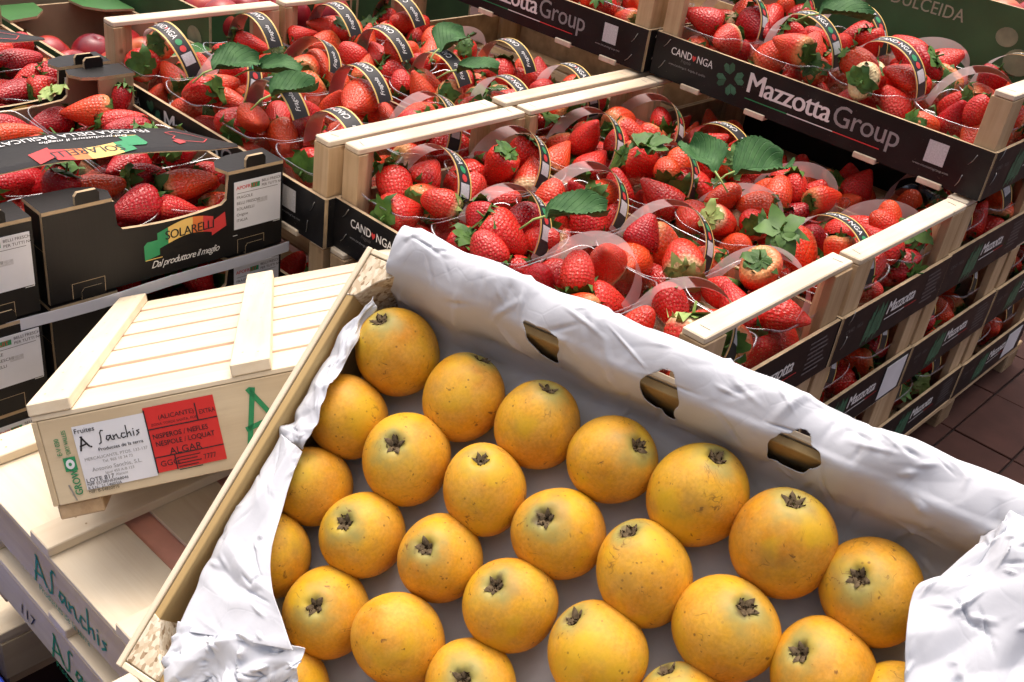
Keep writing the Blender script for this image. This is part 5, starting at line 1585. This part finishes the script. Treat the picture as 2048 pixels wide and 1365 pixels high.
def loq_calyx(seed, elong):
    rg = random.Random(seed); mb = MB(); s = 0.027
    def zs(rho): 
        q = rho / s
        return s * (math.sqrt(max(0, 1 - q * q)) * elong - 0.215 * math.exp(-(q / 0.165) ** 2))
    mb.add([(0.0030 * math.cos(k * math.tau / 12), 0.0030 * math.sin(k * math.tau / 12), zs(0) + 0.0009) for k in range(12)], [tuple(range(12))], 0)
    for k in range(5):
        a = k * math.tau / 5 + rg.uniform(-.25, .25); d = Vector((math.cos(a), math.sin(a), 0)); q = Vector((-d.y, d.x, 0))
        L = rg.uniform(.0044, .0070); w = rg.uniform(.0016, .0025); lift = rg.uniform(.0000, .0008)
        vs = []
        for u, ww, lf in ((0.20, .7, .0012), (0.45, 1.0, .0011), (0.75, .65, .0008), (1.0, .12, .0006)):
            c_ = d * L * u; z = zs(L * u) + lf + lift * u * u
            vs += [c_ + q * w * ww + Vector((0, 0, z - .0003)), c_ + Vector((0, 0, z + .0007)), c_ - q * w * ww + Vector((0, 0, z - .0003))]
        mb.add(vs, [f for i in range(3) for f in ((3 * i, 3 * i + 3, 3 * i + 4, 3 * i + 1), (3 * i + 1, 3 * i + 4, 3 * i + 5, 3 * i + 2))], 1, True)
        for _ in range(5):
            aa = a + rg.uniform(-.6, .6); rr = rg.uniform(.0010, .0048); b = Vector((math.cos(aa) * rr, math.sin(aa) * rr, zs(rr)))
            mb.tube([b, b + Vector((rg.uniform(-.0014, .0014), rg.uniform(-.0014, .0014), rg.uniform(.0008, .0022)))], [.00045, .0003], 4, 0)
    return mb.mesh('calyx', [M['loq_calyx'], M['loq_lobe']])
LQ = [(0.0415, -0.0497, 0.0272, 1.173, -0.28, 0.30, 0.91), (0.0969, -0.0576, 0.0264, 1.062, 0.08, 0.92, 0.39), (0.1506, -0.0523, 0.0266, 1.048, 0.05, 0.70, 0.71),
      (0.2036, -0.0532, 0.0276, 0.96, 0.57, 0.44, 0.69), (0.2595, -0.0507, 0.0292, 1.083, 0.14, 0.66, 0.74), (0.3153, -0.0553, 0.0291, 1.109, -0.07, 0.58, 0.81), (0.3680, -0.0576, 0.0294, 0.966, -0.33, -0.02, 0.94),
      (0.0331, -0.1028, 0.0268, 1.031, 0.29, -0.31, -0.91), (0.0847, -0.1097, 0.0291, 1.0, -0.01, 0.08, 1.0), (0.1405, -0.1045, 0.0268, 1.047, -0.09, 0.46, 0.89), (0.1950, -0.1078, 0.0281, 1.005, -0.16, 0.07, 0.98),
      (0.2513, -0.1058, 0.0284, 1.064, -0.48, 0.51, 0.72), (0.3065, -0.1128, 0.0298, 0.966, 0.24, 0.49, 0.84), (0.3622, -0.1098, 0.0290, 0.93, -0.54, 0.06, 0.84), (0.4040, -0.1103, 0.0262, 0.95, 0.53, -0.26, -0.81),
      (0.0347, -0.1528, 0.0251, 1.12, -0.27, 0.15, 0.95), (0.0833, -0.1644, 0.0270, 1.018, -0.12, 0.05, 0.99), (0.1364, -0.1541, 0.0264, 1.083, -0.07, 0.04, 1.0), (0.1894, -0.1585, 0.0279, 1.044, -0.25, 0.19, 0.95),
      (0.2476, -0.1582, 0.0293, 0.947, -0.63, 0.35, 0.69), (0.3042, -0.1646, 0.0268, 0.973, -0.62, 0.60, 0.51), (0.3600, -0.1660, 0.0280, 1.0, 0.3, 0.3, 0.9),
      (0.0364, -0.2027, 0.0251, 1.10, 0.28, -0.39, -0.88), (0.0876, -0.2157, 0.0275, 1.012, 0.11, 0.06, 0.99), (0.1399, -0.2081, 0.0267, 1.118, 0.34, -0.38, -0.86), (0.1907, -0.2103, 0.0277, 0.989, 0.02, 0.12, 0.99),
      (0.2480, -0.2150, 0.0280, 1.02, 0.3, 0.2, 0.93), (0.3040, -0.2200, 0.0275, 1.0, -0.2, 0.4, 0.89),
      (0.0889, -0.2646, 0.0245, 1.0, 0.30, -0.43, -0.85), (0.1420, -0.2640, 0.0265, 1.04, 0.1, 0.3, 0.95), (0.1960, -0.2660, 0.0265, 1.0, -0.3, 0.1, 0.95)]
ROWS = ['back', 'second', 'third', 'fourth', 'front']
PLACE = ['first', 'second', 'third', 'fourth', 'fifth', 'sixth', 'seventh', 'eighth']
NOTE = {0: 'tallest ', 1: 'plain ', 3: 'bruised ', 6: 'big ', 8: 'yellow-cheeked ', 9: 'twig-calyxed ', 10: 'green-haloed ', 11: 'scratched ', 12: 'big ', 17: 'speckled ', 18: 'scarred ', 19: 'glossy ', 24: 'creased '}
TMr = TM.to_3x3()
counts = {}
rows_y = [-0.054, -0.108, -0.159, -0.212, -0.265]
for n, (x, y, r, el, kx, ky, kz) in enumerate(LQ):
    row = min(range(5), key=lambda q: abs(rows_y[q] - y)); i = counts.get(row, 0); counts[row] = i + 1
    el_ = max(0.94, min(1.16, el)) * (1.0 if kz > .9 else 1.05)
    me = loquat_mesh(n, el_)
    d = TMr @ Vector((kx, ky, kz)).normalized()
    q = Vector((0, 0, 1)).rotation_difference(d)
    pos = TM @ Vector((x, y, -0.0640 + r * (el_ if abs(kz) > .8 else 1.0)))
    o = link('loquat', me)
    o.matrix_world = Matrix.Translation(pos) @ q.to_matrix().to_4x4() @ Matrix.Rotation(n * 1.7, 4, 'Z') @ Matrix.Scale(r / 0.027, 4)
    view = 'calyx showing' if kz > 0 else 'calyx hidden'
    tag(o, '%sloquat, %s, %s from the plywood side, %s row' % (NOTE.get(n, ''), view, PLACE[i], ROWS[row]), 'loquat', 'loquats in the tray')
    link('calyx', loq_calyx(n, el_), o)

# ------------------------------------------------------------------ cartons and stone fruit at the back
def carton(loc, dx, dy, dz, label, word=None, cut=True, flap=True, group='green fruit cartons'):
    c = empty('fruit_carton', (loc[0], loc[1], loc[2] + ZF), label, 'carton', group)
    t = 0.005
    lowz = dz * 0.62
    out = [(0, 0), (dx, 0), (dx, dz), (dx - .085, dz), (dx - .10, lowz), (.10, lowz), (.085, dz), (0, dz)] if cut else [(0, 0), (dx, 0), (dx, dz), (0, dz)]
    fw = MB().prism(out, lambda a, b, q: (a, q, b), 0.0, t, 0, 1).build('front_wall', [M['green_card'], M['edge']], c)
    MB().prism(out, lambda a, b, q: (a, q, b), dy - t, dy, 0, 1).build('back_wall', [M['carton_in'], M['edge']], c)
    for x in (0, dx - t):
        MB().box((x, t + .0003, 0), (x + t, dy - t - .0003, dz), [1, 1, 1, 0 if x else 2, 1, 2 if x else 0]).build('side_wall', [M['green_card'], M['edge'], M['carton_in']], c)
    MB().box((t, t, .001), (dx - t, dy - t, .005)).build('base_sheet', M['carton_in'], c)
    if flap:
        for (x, y, sx, sy) in ((0, 0, 1, 1), (dx, 0, -1, 1), (0, dy, 1, -1), (dx, dy, -1, -1)):
            P = [(x + sx * a, y + sy * b) for a, b in ((0, 0), (.085, 0), (.075, .05), (.045, .075), (0, .08))]
            if sx * sy < 0: P = P[::-1]
            MB().prism(P, lambda u, v, q: (u, v, q), dz + .0004, dz + .0045, 0, 1).build('corner_flap', [M['green_flap'], M['edge']], c)
    mb = MB(); R_, U_ = Vector((1, 0, 0)), Vector((0, 0, 1))
    if word: put_text(mb, word, 0.026, (dx * .36, -.0006, lowz - .040), R_, U_, 0, 0.004, space=1.05, sx=.9)
    if mb.v: mb.build('lettering', [M['dulce'], M['motif']], fw)
    for k in range(9):
        mb = MB()
        rg = random.Random(k); a, b, r = dx * (.02 + .10 * k % .26 + (.70 if k % 2 else 0)), dz * (.15 + .08 * k), .016 + .006 * (k % 3)
        if a + r > dx or a - r < 0 or b + r > dz: continue
        mb.add([(a + r * math.cos(q * math.tau / 18), -.0005 - .00005 * k, b + r * .85 * math.sin(q * math.tau / 18)) for q in range(18)], [tuple(range(18))], 1)
        mb.build('fruit_motif', [M['dulce'], M['motif']], fw)
    return c
carton((-1.10, 0.250, -0.235), 0.435, 0.30, 0.170, 'dark green fruit carton with olive lettering behind the banded crates', 'DULCEIDA', False, False)
carton((-0.975, 0.020, -0.270), 0.375, 0.222, 0.150, 'open brown-lined carton of nectarines with a bright green corner flap', None, False)
carton((0.02, 0.885, 0.060), 0.46, 0.30, 0.180, 'upper dark green carton with olive lettering behind the raised logo crate', 'DULCEIDA')
carton((0.03, 0.885, -0.090), 0.46, 0.30, 0.125, 'lower dark green carton with pale fruit motifs behind the raised logo crate', 'DULCEIDA')
carton((-1.10, 0.560, -0.235), 0.435, 0.30, 0.170, 'farthest green carton, behind the second banded crate', None, False, False)
carton((-0.44, 0.880, 0.060), 0.44, 0.30, 0.125, 'green carton behind the raised crate at the top edge')
kc = empty('kraft_carton', (-1.42, -0.20, 0.0), 'tall plain brown carton behind the nectarines', 'carton')
for a_, b_ in (((0, 0, 0), (.40, .005, .42)), ((0, .435, 0), (.40, .44, .42)), ((0, .0055, 0), (.005, .4345, .42)), ((.395, .0055, 0), (.40, .4345, .42))):
    MB().box(a_, b_).build('carton_wall', M['carton_in'], kc, 0.001)
MB().box((-.002, -.002, .4205), (.402, .2195, .4235)).build('carton_lid', M['carton_in'], kc)
MB().box((-.002, .2205, .4205), (.402, .442, .4235)).build('carton_lid', M['carton_in'], kc)
def nect_mesh():
    ns, nr = 28, 20; vs, fs = [], []
    for j in range(nr + 1):
        a = j / nr * math.pi; z = math.cos(a); r = math.sin(a)
        for k in range(ns):
            th = k * math.tau / ns; g = 1 - 0.05 * math.exp(-(((th + math.pi) % math.tau - math.pi) / .22) ** 2) * (r ** .5)
            vs.append((.034 * r * g * math.cos(th), .034 * r * g * math.sin(th), .032 * (z - .16 * math.exp(-(r / .2) ** 2) * (z > 0))))
    for j in range(nr):
        for k in range(ns): fs.append((j * ns + k, (j + 1) * ns + k, (j + 1) * ns + (k + 1) % ns, j * ns + (k + 1) % ns))
    me = bpy.data.meshes.new('nectarine'); me.from_pydata(vs, [], fs); me.materials.append(M['nect']); me.polygons.foreach_set('use_smooth', [True] * len(fs))
    return me
nm_ = nect_mesh()
def nects(x0, y0, nx, ny, z, where, skip=()):
    for i in range(nx):
        for j in range(ny):
            o = link('nectarine', nm_, None, (x0 + i * .070 + (.03 if j % 2 else 0) + rnd.uniform(-.006, .006), y0 + j * .064 + rnd.uniform(-.005, .005), z + ZF + rnd.uniform(0, .012)), (rnd.uniform(-1, 1), rnd.uniform(-1, 1), rnd.uniform(0, 6)))
            o.scale = (1.1,) * 3
            tag(o, 'nectarine %s from the far end, %s row, %s' % (PLACE[i], ORD[j], where), 'nectarine', 'nectarines, ' + where)
nects(-0.860, 0.070, 3, 3, -0.178, 'in the open carton with the green flap')
nects(-1.04, 0.30, 6, 4, -0.095, 'above the green carton at the top edge')
nects(0.07, 0.93, 6, 3, 0.120, 'in the upper carton behind the raised crate')
nects(0.08, 0.93, 6, 3, -0.045, 'in the lower carton behind the raised crate')
